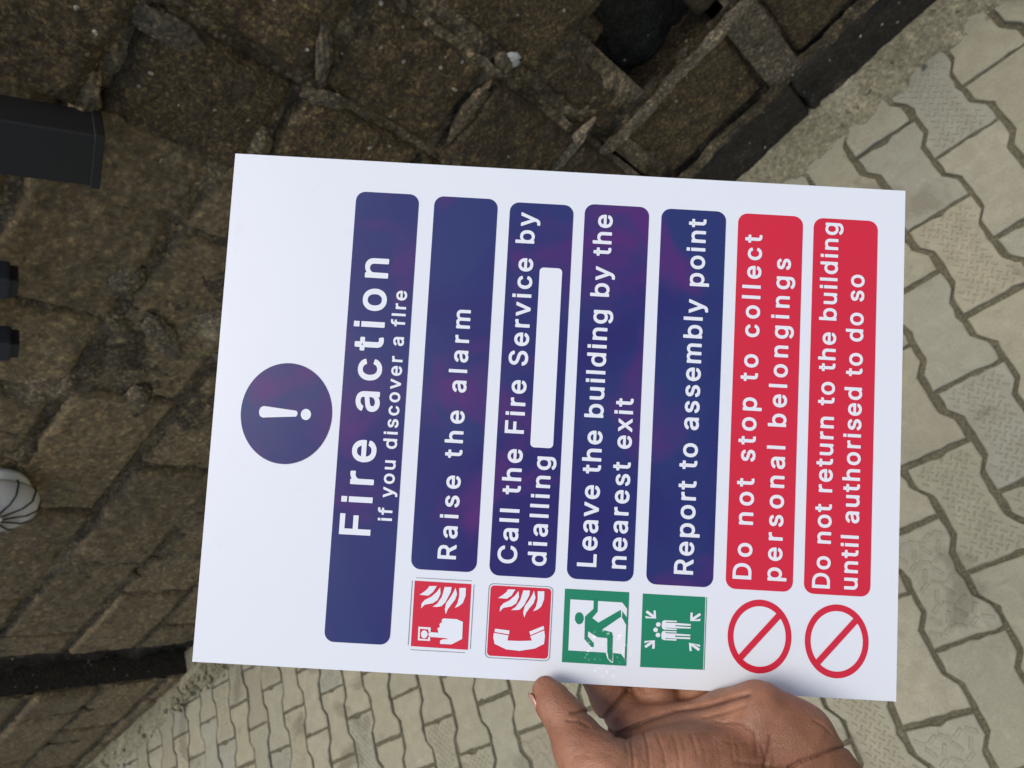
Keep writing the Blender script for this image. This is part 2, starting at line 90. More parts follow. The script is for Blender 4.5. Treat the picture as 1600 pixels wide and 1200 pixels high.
# ------------------------------------------------------------------ helpers
def link(o, parent=None):
    C.objects.link(o)
    if parent is not None: o.parent = parent
    return o
def tag(o, label=None, cat=None, group=None, kind=None):
    for k, v in (('label', label), ('category', cat), ('group', group), ('kind', kind)):
        if v: o[k] = v
    return o
def mesh(name, V, F, mat=None, smooth=False):
    me = bpy.data.meshes.new(name); me.from_pydata([tuple(map(float, v)) for v in V], [], [tuple(map(int, f)) for f in F])
    if mat: me.materials.append(mat)
    if smooth: me.polygons.foreach_set('use_smooth', [True]*len(me.polygons))
    me.update(); return me
def obj(name, V, F, mat=None, parent=None, smooth=False):
    return link(bpy.data.objects.new(name, mesh(name, V, F, mat, smooth)), parent)
def empty(name, M=None):
    o = bpy.data.objects.new(name, None); o.empty_display_size = 0.05; link(o)
    if M is not None: o.matrix_world = M
    return o
def frame(O, X, Y, Z):
    return Matrix(((X[0], Y[0], Z[0], O[0]), (X[1], Y[1], Z[1], O[1]), (X[2], Y[2], Z[2], O[2]), (0, 0, 0, 1)))

def hash3(ix, iy, iz, seed):
    h = (ix.astype(np.int64)*374761393 + iy.astype(np.int64)*668265263 + iz.astype(np.int64)*2147483647 + seed*1274126177) & 0xffffffff
    h = ((h ^ (h >> 13))*1274126177) & 0xffffffff
    h = h ^ (h >> 16)
    return (h & 0xffff)/65535.0
def vnoise(P, seed=0):
    i = np.floor(P).astype(np.int64); f = P-i; f = f*f*(3-2*f); r = 0
    for dx in (0, 1):
        for dy in (0, 1):
            for dz in (0, 1):
                w = (f[..., 0] if dx else 1-f[..., 0])*(f[..., 1] if dy else 1-f[..., 1])*(f[..., 2] if dz else 1-f[..., 2])
                r = r + w*hash3(i[..., 0]+dx, i[..., 1]+dy, i[..., 2]+dz, seed)
    return r*2-1
def fbm(P, freq, oct=4, seed=0, gain=.5):
    a, s, r = 1.0, 0, 0
    for k in range(oct):
        r = r + a*vnoise(P*freq, seed+k*17); s += a; a *= gain; freq *= 2.03
    return r/s

# ------------------------------------------------------------------ materials
def nodes(name):
    m = bpy.data.materials.new(name); m.use_nodes = True
    n = m.node_tree.nodes; l = m.node_tree.links
    return m, n, l, n['Principled BSDF']
def add(n, t, **k):
    x = n.new(t)
    for a, b in k.items():
        if a in x.inputs: x.inputs[a].default_value = b
        else: setattr(x, a, b)
    return x
def ramp(n, stops):
    r = n.new('ShaderNodeValToRGB'); e = r.color_ramp.elements
    while len(e) < len(stops): e.new(0.5)
    for i, (p, c) in enumerate(stops):
        e[i].position = p; e[i].color = (c, c, c, 1) if not isinstance(c, tuple) else (*c, 1)
    return r
def mix(n, l, fac, a, b, blend='MIX'):
    x = n.new('ShaderNodeMix'); x.data_type = 'RGBA'; x.blend_type = blend
    for sock, v in ((x.inputs[0], fac), (x.inputs[6], a), (x.inputs[7], b)):
        if isinstance(v, bpy.types.NodeSocket): l.new(v, sock)
        elif isinstance(v, tuple): sock.default_value = (*v, 1)
        else: sock.default_value = v
    return x.outputs[2]
def noise(n, l, co, scale, detail=6, rough=.6, dist=0.0):
    x = add(n, 'ShaderNodeTexNoise', Scale=scale, Detail=detail, Roughness=rough, Distortion=dist); l.new(co, x.inputs['Vector']); return x.outputs[0]
def flat(name, col, rough=.5, **k):
    m, n, l, p = nodes(name); p.inputs['Base Color'].default_value = (*col, 1); p.inputs['Roughness'].default_value = rough
    for a, b in k.items(): p.inputs[a].default_value = b
    return m

def rock_mat(name, dark, mid, light, grain=160, bump=.9, patch=(.60, .70), speck=True, tint=.35, rough=.85, agg=.9):
    m, n, l, p = nodes(name)
    tc = n.new('ShaderNodeTexCoord'); oi = n.new('ShaderNodeObjectInfo')
    co = tc.outputs['Object']
    big = noise(n, l, co, 7, 8, .65, .4); med = noise(n, l, co, 38, 8, .7, .3); fine = noise(n, l, co, grain, 5, .7)
    c = mix(n, l, ramp_out(n, l, med, [(.32, 0.), (.68, 1.)]), dark, mid)
    c = mix(n, l, ramp_out(n, l, big, [(patch[0], 0.), (patch[1], .8)]), c, light)
    c = mix(n, l, .75, c, ramp_out(n, l, fine, [(.3, (.18, .17, .15)), (.52, (.5, .48, .44)), (.72, (1., .95, .85))]), 'OVERLAY')
    v = add(n, 'ShaderNodeTexVoronoi', Scale=grain*.75, feature='F1'); l.new(co, v.inputs['Vector'])
    if speck:
        wn = n.new('ShaderNodeSeparateColor'); l.new(v.outputs['Color'], wn.inputs[0])
        sel = add(n, 'ShaderNodeMath', operation='GREATER_THAN'); l.new(wn.outputs[0], sel.inputs[0]); sel.inputs[1].default_value = .985
        near = add(n, 'ShaderNodeMath', operation='LESS_THAN'); l.new(v.outputs['Distance'], near.inputs[0]); near.inputs[1].default_value = .38
        mm = add(n, 'ShaderNodeMath', operation='MULTIPLY'); l.new(sel.outputs[0], mm.inputs[0]); l.new(near.outputs[0], mm.inputs[1])
        c = mix(n, l, mm.outputs[0], c, (.42, .39, .31))
    # exposed aggregate: every grain has its own tone
    ag = add(n, 'ShaderNodeTexVoronoi', Scale=grain*1.5, feature='F1'); l.new(co, ag.inputs['Vector'])
    ac = n.new('ShaderNodeSeparateColor'); l.new(ag.outputs['Color'], ac.inputs[0])
    at = ramp_out(n, l, ac.outputs[0], [(0., (.55, .53, .50)), (.55, (.9, .88, .84)), (.85, (1.35, 1.25, 1.05)), (1., (2.3, 2.1, 1.7))])
    c = mix(n, l, agg, c, mix(n, l, 1.0, c, at, 'MULTIPLY'))
    # each piece a little lighter or darker than its neighbours
    rv = ramp_out(n, l, oi.outputs['Random'], [(0., 1-tint), (1., 1+tint*.4)])
    c = mix(n, l, 1.0, c, rv, 'MULTIPLY')
    l.new(c, p.inputs['Base Color']); p.inputs['Roughness'].default_value = rough
    b1 = add(n, 'ShaderNodeBump', Strength=bump, Distance=.006); l.new(med, b1.inputs['Height'])
    b2 = add(n, 'ShaderNodeBump', Strength=bump, Distance=.0035); l.new(fine, b2.inputs['Height']); l.new(b1.outputs[0], b2.inputs['Normal'])
    b3 = add(n, 'ShaderNodeBump', Strength=bump*.7, Distance=.003); b3.invert = True; l.new(v.outputs['Distance'], b3.inputs['Height']); l.new(b2.outputs[0], b3.inputs['Normal'])
    l.new(b3.outputs[0], p.inputs['Normal'])
    return m
def ramp_out(n, l, src, stops):
    r = ramp(n, stops); l.new(src, r.inputs[0]); return r.outputs[0]

M_BLOCK = rock_mat('block_concrete', (.050, .035, .015), (.150, .110, .053), (.36, .285, .16), patch=(.62, .74))
M_FAR = rock_mat('far_block_concrete', (.135, .100, .050), (.262, .200, .108), (.47, .38, .24), grain=90, patch=(.62, .72), speck=False, tint=.25, agg=.45)
M_MORTAR = rock_mat('mortar', (.055, .043, .024), (.145, .115, .068), (.28, .23, .15), grain=130, patch=(.48, .62), speck=False, tint=.1)
M_PALE = rock_mat('pale_mortar', (.15, .125, .085), (.26, .22, .155), (.36, .32, .235), grain=150, speck=False, tint=.3)
M_CHIP = flat('white_stone', (.55, .54, .48), .6)
M_DAMP_SHADE = rock_mat('damp_and_shade', (.016, .014, .010), (.042, .035, .022), (.12, .10, .065), patch=(.64, .72), tint=.1, rough=.7)  # damp plinth tone, also painted shade inside the gap and the cavity
M_VOID = flat('dark_cavity', (.006, .006, .006), .9)
M_FILLET = rock_mat('cement_fillet', (.165, .155, .100), (.27, .255, .175), (.34, .325, .235), grain=120, bump=.8, patch=(.5, .65), speck=False, tint=0, agg=.15)
M_BED = rock_mat('joint_sand', (.090, .086, .056), (.140, .134, .090), (.20, .19, .135), grain=260, bump=.7, patch=(.6, .75), speck=False, tint=0, agg=.25)

def paver_mat():
    m, n, l, p = nodes('paver_concrete')
    tc = n.new('ShaderNodeTexCoord'); oi = n.new('ShaderNodeObjectInfo'); ge = n.new('ShaderNodeNewGeometry')
    co = ge.outputs['Position']
    big = noise(n, l, co, 5.5, 6, .6, .6); med = noise(n, l, co, 30, 8, .65, .5); fine = noise(n, l, co, 300, 4, .7)
    base = ramp_out(n, l, oi.outputs['Random'], [(0., (.265, .253, .178)), (.35, (.300, .282, .192)), (.6, (.265, .262, .205)), (.8, (.325, .302, .208)), (1., (.255, .232, .165))])
    c = mix(n, l, ramp_out(n, l, med, [(.35, .55), (.65, 0.)]), base, (.205, .188, .130))
    c = mix(n, l, ramp_out(n, l, big, [(.57, 0.), (.63, .6)]), c, (.145, .130, .088))
    pale = noise(n, l, co, 17, 5, .6, 1.2)
    c = mix(n, l, ramp_out(n, l, pale, [(.62, 0.), (.74, .45)]), c, (.40, .38, .28))
    c = mix(n, l, .35, c, ramp_out(n, l, fine, [(.3, .3), (.7, .72)]), 'OVERLAY')
    l.new(c, p.inputs['Base Color']); p.inputs['Roughness'].default_value = .8
    b1 = add(n, 'ShaderNodeBump', Strength=.5, Distance=.003); l.new(med, b1.inputs['Height'])
    b2 = add(n, 'ShaderNodeBump', Strength=.5, Distance=.0012); l.new(fine, b2.inputs['Height']); l.new(b1.outputs[0], b2.inputs['Normal'])
    l.new(b2.outputs[0], p.inputs['Normal'])
    return m
M_PAVER = paver_mat()

# ------------------------------------------------------------------ wall frame: x along the wall away from us, y out of it, z up
WO = np.array([0.5514, 0.8813, 0.0]); WD = np.array([-0.99165, -0.12894, 0]); WN = np.array([0.12894, -0.99165, 0])
WM = frame(WO, WD, WN, (0, 0, 1))

# ------------------------------------------------------------------ ground, bedding and pavers
def grid(x0, x1, y0, y1, step):
    nx = max(2, int(round((x1-x0)/step))+1); ny = max(2, int(round((y1-y0)/step))+1)
    X, Y = np.meshgrid(np.linspace(x0, x1, nx), np.linspace(y0, y1, ny), indexing='ij')
    idx = np.arange(nx*ny).reshape(nx, ny)
    F = np.stack([idx[:-1, :-1], idx[1:, :-1], idx[1:, 1:], idx[:-1, 1:]], -1).reshape(-1, 4)
    return X, Y, F
G = empty('ground'); tag(G, kind='structure')
V = [(-60, -60, -.04), (60, -60, -.04), (60, 60, -.04), (-60, 60, -.04)]
obj('subsoil', V, [(0, 1, 2, 3)], M_BED, G)
X, Y, F = grid(-5.5, 1.5, -.9, 1.1, .012)
Pz = np.stack([X, Y, 0*X], -1)
Z = -.0085 + .0040*fbm(Pz, 14, 4, 3) + .0015*fbm(Pz, 90, 2, 5)
obj('joint_sand', np.stack([X, Y, Z], -1).reshape(-1, 3), F, M_BED, G, True)

PITCH, WID, LEN = .1087, .1145, .2
def paver_mesh(style, var=0):
    q = random.Random(var*31+5)
    a, b, L = .0586, .0410, LEN/2-.0036
    half = [(a, -L), (a, -L+.034), (a-.002, -L+.038), (b+.002, -L+.056), (b, -L+.060), (b, L-.060), (b+.002, L-.056), (a-.002, L-.038), (a, L-.034), (a, L)]
    out = [(x, y) for x, y in half] + [(-x, y) for x, y in reversed(half)]
    fat = [(x, y) for x, y in out]
    out = []
    for i, (x, y) in enumerate(fat):                 # straight runs get worn, wandering edges; corners are chipped now and then
        x2, y2 = fat[(i+1) % len(fat)]; m = max(1, int(math.hypot(x2-x, y2-y)/.014))
        for k in range(m): out.append((x+(x2-x)*k/m+q.gauss(0, .0007), y+(y2-y)*k/m+q.gauss(0, .0007)))
    for c in q.sample(range(len(out)), 3):
        x, y = out[c]; r = 1-q.uniform(.002, .0055)/math.hypot(x, y); out[c] = (x*r, y*r)
    n = len(out); V = []; F = []
    rings = [(1.0, -.045), (1.0, -.006), (.988, -.0018), (.955, 0.0)]
    for s, z in rings:
        for x, y in out:
            k = (1-s)*.055
            V.append((x-math.copysign(k, x)*1.0, y-math.copysign(k, y)*(1 if abs(y) > L-.01 else .25), z))
    for r in range(len(rings)-1):
        for i in range(n):
            j = (i+1) % n; F.append((r*n+i, r*n+j, (r+1)*n+j, (r+1)*n+i))
    o = (len(rings)-1)*n
    # top surface in three strips so that the outline's waist stays clean
    F.append(tuple(o+i for i in range(n)))
    def bump_bar(cx, cy, ang, l, w, h=.0016):
        c, s = math.cos(ang), math.sin(ang); k = len(V)
        for (u, v, z) in ((-l, -w, -.0005), (l, -w, -.0005), (l, w, -.0005), (-l, w, -.0005), (-l*.8, -w*.35, h), (l*.8, -w*.35, h), (l*.8, w*.35, h), (-l*.8, w*.35, h)):
            V.append((cx+u*c-v*s, cy+u*s+v*c, z))
        F.extend([(k+4, k+5, k+6, k+7), (k, k+1, k+5, k+4), (k+1, k+2, k+6, k+5), (k+2, k+3, k+7, k+6), (k+3, k, k+4, k+7)])
    def inside(x, y, mrg):
        return abs(y) < L-mrg and abs(x) < (a if abs(y) > L-.045 else b)-mrg
    if style == 'herringbone':
        st = .0120
        for i in range(-9, 10):
            for j in range(-9, 10):
                x, y = (i-j)*st*.7071, (i+j)*st*.7071
                if inside(x, y, .009): bump_bar(x, y, math.pi/4+(math.pi/2 if (i+j) % 2 else 0), .0055, .0020, .0019)
    if style == 'leaf':
        st = .022
        for i in range(-3, 4):
            for j in range(-5, 6):
                x, y = i*st+(.011 if j % 2 else 0), j*st*.85
                if inside(x, y, .011): bump_bar(x, y, (.55 if (i+j) % 2 else -.55)+(math.pi/2 if j % 2 else 0), .0105, .0042, .0019)
    return mesh('paver_block', V, F, M_PAVER)
PM = {(k, v): paver_mesh(k, v) for k in ('smooth', 'herringbone', 'leaf') for v in range(5)}
STYLE = {(0, .5): 'leaf', (1, 0): 'herringbone', (2, -.5): 'herringbone', (3, -2): 'herringbone', (4, -3.5): 'herringbone', (2, .5): 'herringbone',
         (3, -3): 'smooth', (2, -1.5): 'smooth', (1, 1): 'smooth', (0, 1.5): 'smooth', (-1, 1): 'smooth', (4, -2.5): 'smooth', (5, -3): 'smooth', (1, -1): 'smooth', (3, -1): 'smooth', (-1, 0): 'smooth', (4, -1.5): 'smooth'}
def project(P):
    c = RW @ (np.array(P)-CAM_POS); return 800+FPX*c[0]/c[2], 600+FPX*c[1]/c[2], c[2]
PV = empty('pavement'); tag(PV, kind='structure')
near, hidden = [], []
for col in range(-42, 11):
    for k in range(-7, 8):
        t = k + (0.5 if col % 2 == 0 else 0.0)
        x, y = col*PITCH, -t*LEN
        s = (np.array([x, y, 0])-WO) @ WD; off = (np.array([x, y, 0])-WO) @ WN
        if off < -.05 or x < -5: continue
        px, py, d = project((x, y, 0))
        if d < .2 or px < -900 or px > 2300 or py < -900 or py > 2100: continue
        behind = 390 < px < 1350 and 320 < py < 1010
        vis = -70 < px < 1700 and -90 < py < 1290 and not behind and not (px < 300 and py < 1040)
        (near if vis else hidden).append((d, col, t, x, y))
near.sort()
hidden += near[300:]; near = near[:300]
def paver_pose(col, t, x, y):
    q = random.Random(col*1000+int(t*2)+77)
    return (x+q.gauss(0, .0010), y+q.gauss(0, .0013), q.gauss(0, .0009), q.gauss(0, R(.35)), q.gauss(0, R(.35)), q.gauss(0, R(.55)),
            STYLE.get((col, t)) or q.choices(['smooth', 'herringbone', 'leaf'], [.7, .22, .08])[0])
for d, col, t, x, y in near:
    a = paver_pose(col, t, x, y)
    o = bpy.data.objects.new('paver_block', PM[(a[6], (col*7+int(t*2)) % 5)]); link(o, PV); o.location = a[:3]; o.rotation_euler = a[3:6]
V, F = [], []
for d, col, t, x, y in hidden:
    a = paver_pose(col, t, x, y); me = PM[('smooth', col % 5)]; k = len(V); c, s = math.cos(a[5]), math.sin(a[5])
    V += [(a[0]+v.co.x*c-v.co.y*s, a[1]+v.co.x*s+v.co.y*c, a[2]+v.co.z) for v in me.vertices]
    F += [tuple(k+i for i in p.vertices) for p in me.polygons]
if V: tag(obj('outer_paver_blocks', V, F, M_PAVER, PV), kind='stuff')

# cement fillet that runs along the foot of the wall and half covers the pavers
X, Y, F = grid(-1.2, 5.2, -.03, .22, .006)
Pw = np.stack([X, Y, 0*X], -1)
wd = .080+.030*fbm(Pw*[1, 0, 0], 5, 4, 11)+.012*fbm(Pw*[1, 0, 0], 40, 3, 12)+.018*fbm(Pw, 24, 3, 14)
wd = np.where(X > .6, wd*.8, wd)
h = np.clip((wd-Y)/.035, -1.2, 1)
Z = np.where(h > 0, .004+.014*h**.8*np.clip(1.25-Y/.13, .5, 1.2), h*.03)+.0022*fbm(Pw, 60, 4, 13)+.0014*fbm(Pw, 200, 2, 15)
keep = (h.reshape(-1)[F] > -.9).any(1)
FW = obj('cement_fillet', np.stack([X, Y, Z], -1).reshape(-1, 3), F[keep], M_FILLET, None, True)
FW.matrix_world = WM; tag(FW, kind='structure')

# ------------------------------------------------------------------ the block wall
WALL_H = 1.62
WALL = empty('block_wall', WM)
tag(WALL, 'old rough concrete block wall, dark and unplastered, with smeared mortar, along the edge of the pavers', 'wall')
def rough_block(x0, x1, z0, z1, yf, mat=M_BLOCK, step=.006, amp=.007, depth=.10, seed=0, name='concrete_block', rnd=.014, tilt=0.0):
    m = .03                                           # side faces wrap back
    nx = max(6, int((x1-x0)/step)); nz = max(6, int((z1-z0)/step))
    u = np.concatenate([[-1.4], np.linspace(-1, 1, nx), [1.4]]); v = np.concatenate([[-1.4], np.linspace(-1, 1, nz), [1.4]])
    U, Vv = np.meshgrid(u, v, indexing='ij')
    cx, cz, hx, hz = (x0+x1)/2, (z0+z1)/2, (x1-x0)/2, (z1-z0)/2
    Xc = cx+np.clip(U, -1, 1)*hx; Zc = cz+np.clip(Vv, -1, 1)*hz
    ex = (1-np.clip(abs(U), 0, 1))*hx; ez = (1-np.clip(abs(Vv), 0, 1))*hz
    e = np.minimum(ex, ez)
    P3 = np.stack([Xc, np.full_like(Xc, yf), Zc], -1)
    r = rnd*(1+.8*fbm(P3, 18, 3, seed+5))
    fall = np.where(e < r, (1-np.sqrt(np.clip(1-((r-e)/r)**2, 0, 1)))*r*1.2, 0)
    chip = np.clip(fbm(P3, 22, 3, seed+9)-.28, 0, 1)*.05*np.exp(-e/.03)
    Yc = yf+tilt*(Xc-cx)-fall-chip+amp*fbm(P3, 9, 4, seed, .6)+amp*.38*fbm(P3, 70, 3, seed+3, .65)
    wob = .004*fbm(P3, 20, 3, seed+21)
    Xc = Xc+np.where(ex < .02, wob, 0); Zc = Zc+np.where(ez < .02, .004*fbm(P3, 20, 3, seed+31), 0)
    back = (abs(U) > 1) | (abs(Vv) > 1)
    Yc = np.where(back, yf-depth, Yc)
    n0, n1 = U.shape; idx = np.arange(n0*n1).reshape(n0, n1)
    F = np.stack([idx[:-1, :-1], idx[:-1, 1:], idx[1:, 1:], idx[1:, :-1]], -1).reshape(-1, 4)
    return obj(name, np.stack([Xc, Yc, Zc], -1).reshape(-1, 3), F, mat, WALL, True)
def mortar_sheet(x0, x1, z0, z1, y, mat=M_MORTAR, step=.007, amp=.010, seed=0, name='mortar_bed'):
    X, Z, F = grid(x0, x1, z0, z1, step)
    P3 = np.stack([X, 0*X, Z], -1)
    Y = y+amp*fbm(P3, 11, 4, seed, .6)+amp*.5*fbm(P3, 60, 3, seed+4, .6)
    return obj(name, np.stack([X, Y, Z], -1).reshape(-1, 3), F[:, ::-1], mat, WALL, True)
# core
def box(x0, x1, y0, y1, z0, z1):
    V = [(x, y, z) for x in (x0, x1) for y in (y0, y1) for z in (z0, z1)]
    return V, [(0, 1, 3, 2), (4, 6, 7, 5), (0, 4, 5, 1), (2, 3, 7, 6), (0, 2, 6, 4), (1, 5, 7, 3)]
obj('wall_core', *box(-1.6, 6.5, -.34, -.19, -.1, WALL_H), M_VOID, WALL)
sd_ = [100]
def nb(): sd_[0] += 13; return sd_[0]
# near stretch: damp plinth course, then courses of full blocks
for a, b in ((-1.2, -.622), (-.618, -.162), (-.158, .303), (.306, .60)):
    rough_block(a, b, -.04, .158, -.004, M_DAMP_SHADE, seed=nb(), name='plinth_block', rnd=.008, amp=.004)
NEAR = [((.178, .392), [(-1.1, -.62), (-.60, -.17), (-.155, .262), (.338, .585)]),
        ((.420, .625), [(-1.1, -.80), (-.78, -.33), (-.315, .292), (.525, .605)]),
        ((.645, .855), [(-1.1, -.6), (-.58, -.14), (-.125, .315), (.33, .60)]),
        ((.875, 1.085), [(-1.1, -.80), (-.78, -.33), (-.315, .12), (.135, .58)]),
        ((1.105, 1.315), [(-1.1, -.6), (-.58, -.14), (-.125, .315), (.33, .60)]),
        ((1.335, 1.60), [(-1.1, -.80), (-.78, -.33), (-.315, .12), (.135, .60)])]
for (z0, z1), xs in NEAR:
    for a, b in xs:
        rough_block(a, b, z0+random.uniform(-.003, .003), z1+random.uniform(-.003, .003), -.012+random.uniform(-.005, .006), seed=nb(), amp=.006)
mortar_sheet(-1.2, .312, .15, 1.60, -.030, seed=5, amp=.012)
mortar_sheet(.26, .62, .15, .418, -.026, seed=6, amp=.014)
mortar_sheet(.50, .64, .40, 1.60, -.022, seed=7, amp=.014)
mortar_sheet(.24, .56, .395, .66, -.105, M_DAMP_SHADE, seed=17, amp=.020, name='broken_block_cavity')  # shade of the hole put into a dark backing colour
rough_block(.297, .352, .425, .520, -.030, seed=nb(), amp=.010, name='broken_block', rnd=.02)
rough_block(.470, .53, .560, .640, -.035, seed=nb(), amp=.012, name='broken_block', rnd=.02)
mortar_sheet(.30, .62, .625, 1.60, -.035, seed=8, amp=.012)
mortar_sheet(-1.2, .62, .150, .186, -.004, M_MORTAR, seed=9, amp=.010, name='squeezed_mortar')
mortar_sheet(.268, .336, .165, .40, -.006, M_PALE, seed=10, amp=.012, name='wide_mortar_joint')
mortar_sheet(.24, .66, .392, .424, .000, M_PALE, seed=12, amp=.012, name='squeezed_mortar')
# pier of half blocks, standing a little proud
PIER = [(.805, .972, [(-.04, .02), (.03, .245), (.262, .482), (.500, .742), (.758, .975), (.992, 1.195), (1.218, 1.42), (1.44, 1.6)], .030),
        (.632, .792, [(-.04, .02), (.03, .250), (.268, .486), (.505, .722), (.745, .962), (.985, 1.20), (1.222, 1.43), (1.45, 1.6)], .022)]
for x0, x1, zs, y in PIER:
    for z0, z1 in zs:
        rough_block(x0+random.uniform(-.004, .004), x1+random.uniform(-.004, .004), z0, z1, y+random.uniform(-.008, .010), seed=nb(), step=.0045, amp=.010, rnd=.018, depth=.14, tilt=random.uniform(-.06, .06))
mortar_sheet(.62, .962, -.03, 1.6, -.002, seed=21, amp=.018, step=.005)
# far stretch
FZ = [(-.04, .075), (.095, .305), (.325, .530), (.552, .758), (.782, .985), (1.005, 1.215), (1.24, 1.45), (1.47, 1.6)]
for i, (z0, z1) in enumerate(FZ):
    x = .96+(0 if i % 2 else .2); first = True
    xs = [.955]
    while x < 2.90:
        if x > 1.0: xs.append(min(x, 2.92))
        x += .45
    if xs[-1] < 2.80: xs.append(2.92)
    else: xs[-1] = 2.92
    for a, b in zip(xs[:-1], xs[1:]):
        rough_block(a+.006, b-.008, z0, z1, -.042+random.uniform(-.008, .008), M_FAR, step=.008, amp=.011, seed=nb(), rnd=.012)
mortar_sheet(.95, 2.925, -.03, 1.6, -.052, M_MORTAR, seed=33, amp=.019, step=.010)
for i, (z0, z1) in enumerate(FZ):
    xs = [3.20]; x = 3.20+(.42 if i % 2 else .2)
    while x < 5.6: xs.append(x); x += .45
    for a, b in zip(xs[:-1], xs[1:]):
        rough_block(a+.006, b-.008, z0, z1, -.020+random.uniform(-.008, .008), M_FAR, step=.012, amp=.010, seed=nb(), rnd=.012)
mortar_sheet(3.20, 5.6, -.03, 1.6, -.036, M_MORTAR, seed=34, amp=.016, step=.014)
mortar_sheet(2.90, 3.22, -.03, 1.6, -.13, M_DAMP_SHADE, seed=41, amp=.03, step=.012, name='gap_back')  # dark colour paints in the shade deep in the gap
# reveals of the open gap between the two far stretches
obj('gap_reveal', *box(2.915, 2.921, -.19, -.052, -.03, 1.6), M_DAMP_SHADE, WALL)
obj('gap_reveal', *box(3.198, 3.204, -.19, -.040, -.03, 1.6), M_DAMP_SHADE, WALL)

def lump(name, c, r, mat, parent, seed=0, rot=(0, 0, 0), amp=.3, sub=3):
    bm = bmesh.new(); bmesh.ops.create_icosphere(bm, subdivisions=sub, radius=1)
    P = np.array([v.co[:] for v in bm.verts]); k = np.clip(1+amp*fbm(P, 2.1, 5, seed, .65), .15, 2)
    P = P*k[:, None]*np.array(r)
    from mathutils import Euler
    E = np.array(Euler(rot).to_matrix()); P = P @ E.T + np.array(c)
    for v, p in zip(bm.verts, P): v.co = p
    me = bpy.data.meshes.new(name); bm.to_mesh(me); bm.free(); me.materials.append(mat)
    me.polygons.foreach_set('use_smooth', [True]*len(me.polygons))
    return link(bpy.data.objects.new(name, me), parent)
LUMPS = [(.745, .030, .985, .040, .008, .010, (0, .5, 0), M_PALE), (.612, .010, .720, .012, .008, .020, (0, -.5, 0), M_PALE),
         (.960, .035, 1.215, .040, .014, .014, (0, .2, 0), M_MORTAR), (.925, .034, .985, .034, .012, .014, (0, .3, 0), M_MORTAR),
         (.800, .034, .945, .012, .006, .032, (0, .2, 0), M_PALE), (.820, .038, 1.175, .016, .008, .048, (0, -.1, 0), M_PALE),
         (.700, .030, .728, .050, .010, .012, (0, .1, 0), M_MORTAR), (.655, .026, .495, .055, .012, .013, (0, .1, 0), M_PALE),
         (.660, .022, .600, .012, .008, .06, (0, 0, 0), M_MORTAR), (.600, -.010, .700, .016, .014, .014, (0, .2, 0), M_CHIP),
         (1.30, -.035, 1.02, .035, .010, .026, (0, 0, 0), M_PALE), (1.42, -.035, .90, .06, .010, .02, (0, .8, 0), M_PALE), (1.20, -.035, 1.08, .02, .008, .012, (0, 0, 0), M_PALE),
         (1.62, -.035, .86, .05, .010, .022, (0, .3, 0), M_MORTAR), (1.34, -.036, .80, .03, .009, .05, (0, .4, 0), M_PALE), (2.41, -.036, .56, .03, .010, .030, (0, .7, 0), M_PALE),
         (2.30, -.036, .60, .010, .012, .085, (0, 0, 0), M_PALE), (2.50, -.040, .64, .008, .010, .05, (0, 0, 0), M_PALE), (2.74, -.040, .69, .010, .010, .07, (0, 0, 0), M_PALE),
         (2.58, -.040, .46, .008, .010, .07, (0, 0, 0), M_PALE), (2.15, -.040, .67, .008, .010, .08, (0, 0, 0), M_PALE), (3.4, -.010, .36, .010, .012, .08, (0, 0, 0), M_PALE), (3.75, -.012, .25, .010, .012, .06, (0, 0, 0), M_PALE)]
for i, (x, y, z, a, b, c_, rot, mt) in enumerate(LUMPS):
    lump('mortar_lump', (x, y-.0125, z), (a*1.15, b*.85, c_*1.15), mt, WALL, 50+i, rot, .55, 4)
# rubble at the foot of the gap
V, F = [], []
base_bm = bmesh.new(); bmesh.ops.create_icosphere(base_bm, subdivisions=1, radius=1)
bv = np.array([v.co[:] for v in base_bm.verts]); bf = [[v.index for v in f.verts] for f in base_bm.faces]; base_bm.free()
for i in range(420):
    x = rng.choice([rng.uniform(2.5, 3.3), rng.uniform(-.3, 4.5)], p=[.45, .55]); y = abs(rng.normal(0, .04))+.002
    r = rng.uniform(.002, .008)*(1.6 if x > 2.4 else .8); k = len(V)
    P = bv*(1+.35*rng.normal(0, 1, (len(bv), 1)).clip(-1, 1))*r*rng.uniform(.6, 1.2, 3)+[x, y, .018+r*.4]
    V += P.tolist(); F += [[k+j for j in f] for f in bf]
rb = obj('loose_grit', V, F, M_FILLET); rb.matrix_world = WM; tag(rb, kind='stuff')

# ------------------------------------------------------------------ things fixed to the wall at the far left
M_BLK = flat('black_painted_steel', (.011, .010, .009), .6)
M_NAVY = flat('dark_blue_plastic', (.014, .017, .025), .5)
def bevel_box(name, hx, hy, hz, mat, parent, bev=.004, M=None):
    bm = bmesh.new(); bmesh.ops.create_cube(bm, size=2); bmesh.ops.scale(bm, vec=(hx, hy, hz), verts=bm.verts)
    bmesh.ops.bevel(bm, geom=bm.edges[:], offset=bev, segments=3, affect='EDGES', profile=.6)
    me = bpy.data.meshes.new(name); bm.to_mesh(me); bm.free(); me.materials.append(mat)
    o = link(bpy.data.objects.new(name, me), parent)
    if M is not None: o.matrix_local = M
    return o
def wall_thing(name, x, y, z, rot):
    return empty(name, WM @ Matrix.Translation((x, y, z)) @ Matrix.Rotation(rot, 4, 'Y'))
T = wall_thing('steel_bar', 1.005, .055, 1.185, R(17))
bevel_box('bar_body', .041, .028, .20, M_BLK, T, .004, Matrix.Translation((0, 0, .20)))
bevel_box('end_cap', .043, .030, .006, M_BLK, T, .002, Matrix.Translation((0, 0, .003)))
tag(T, 'wide black box-shaped bar hanging down the wall just beyond the pale pier edge', 'bar')
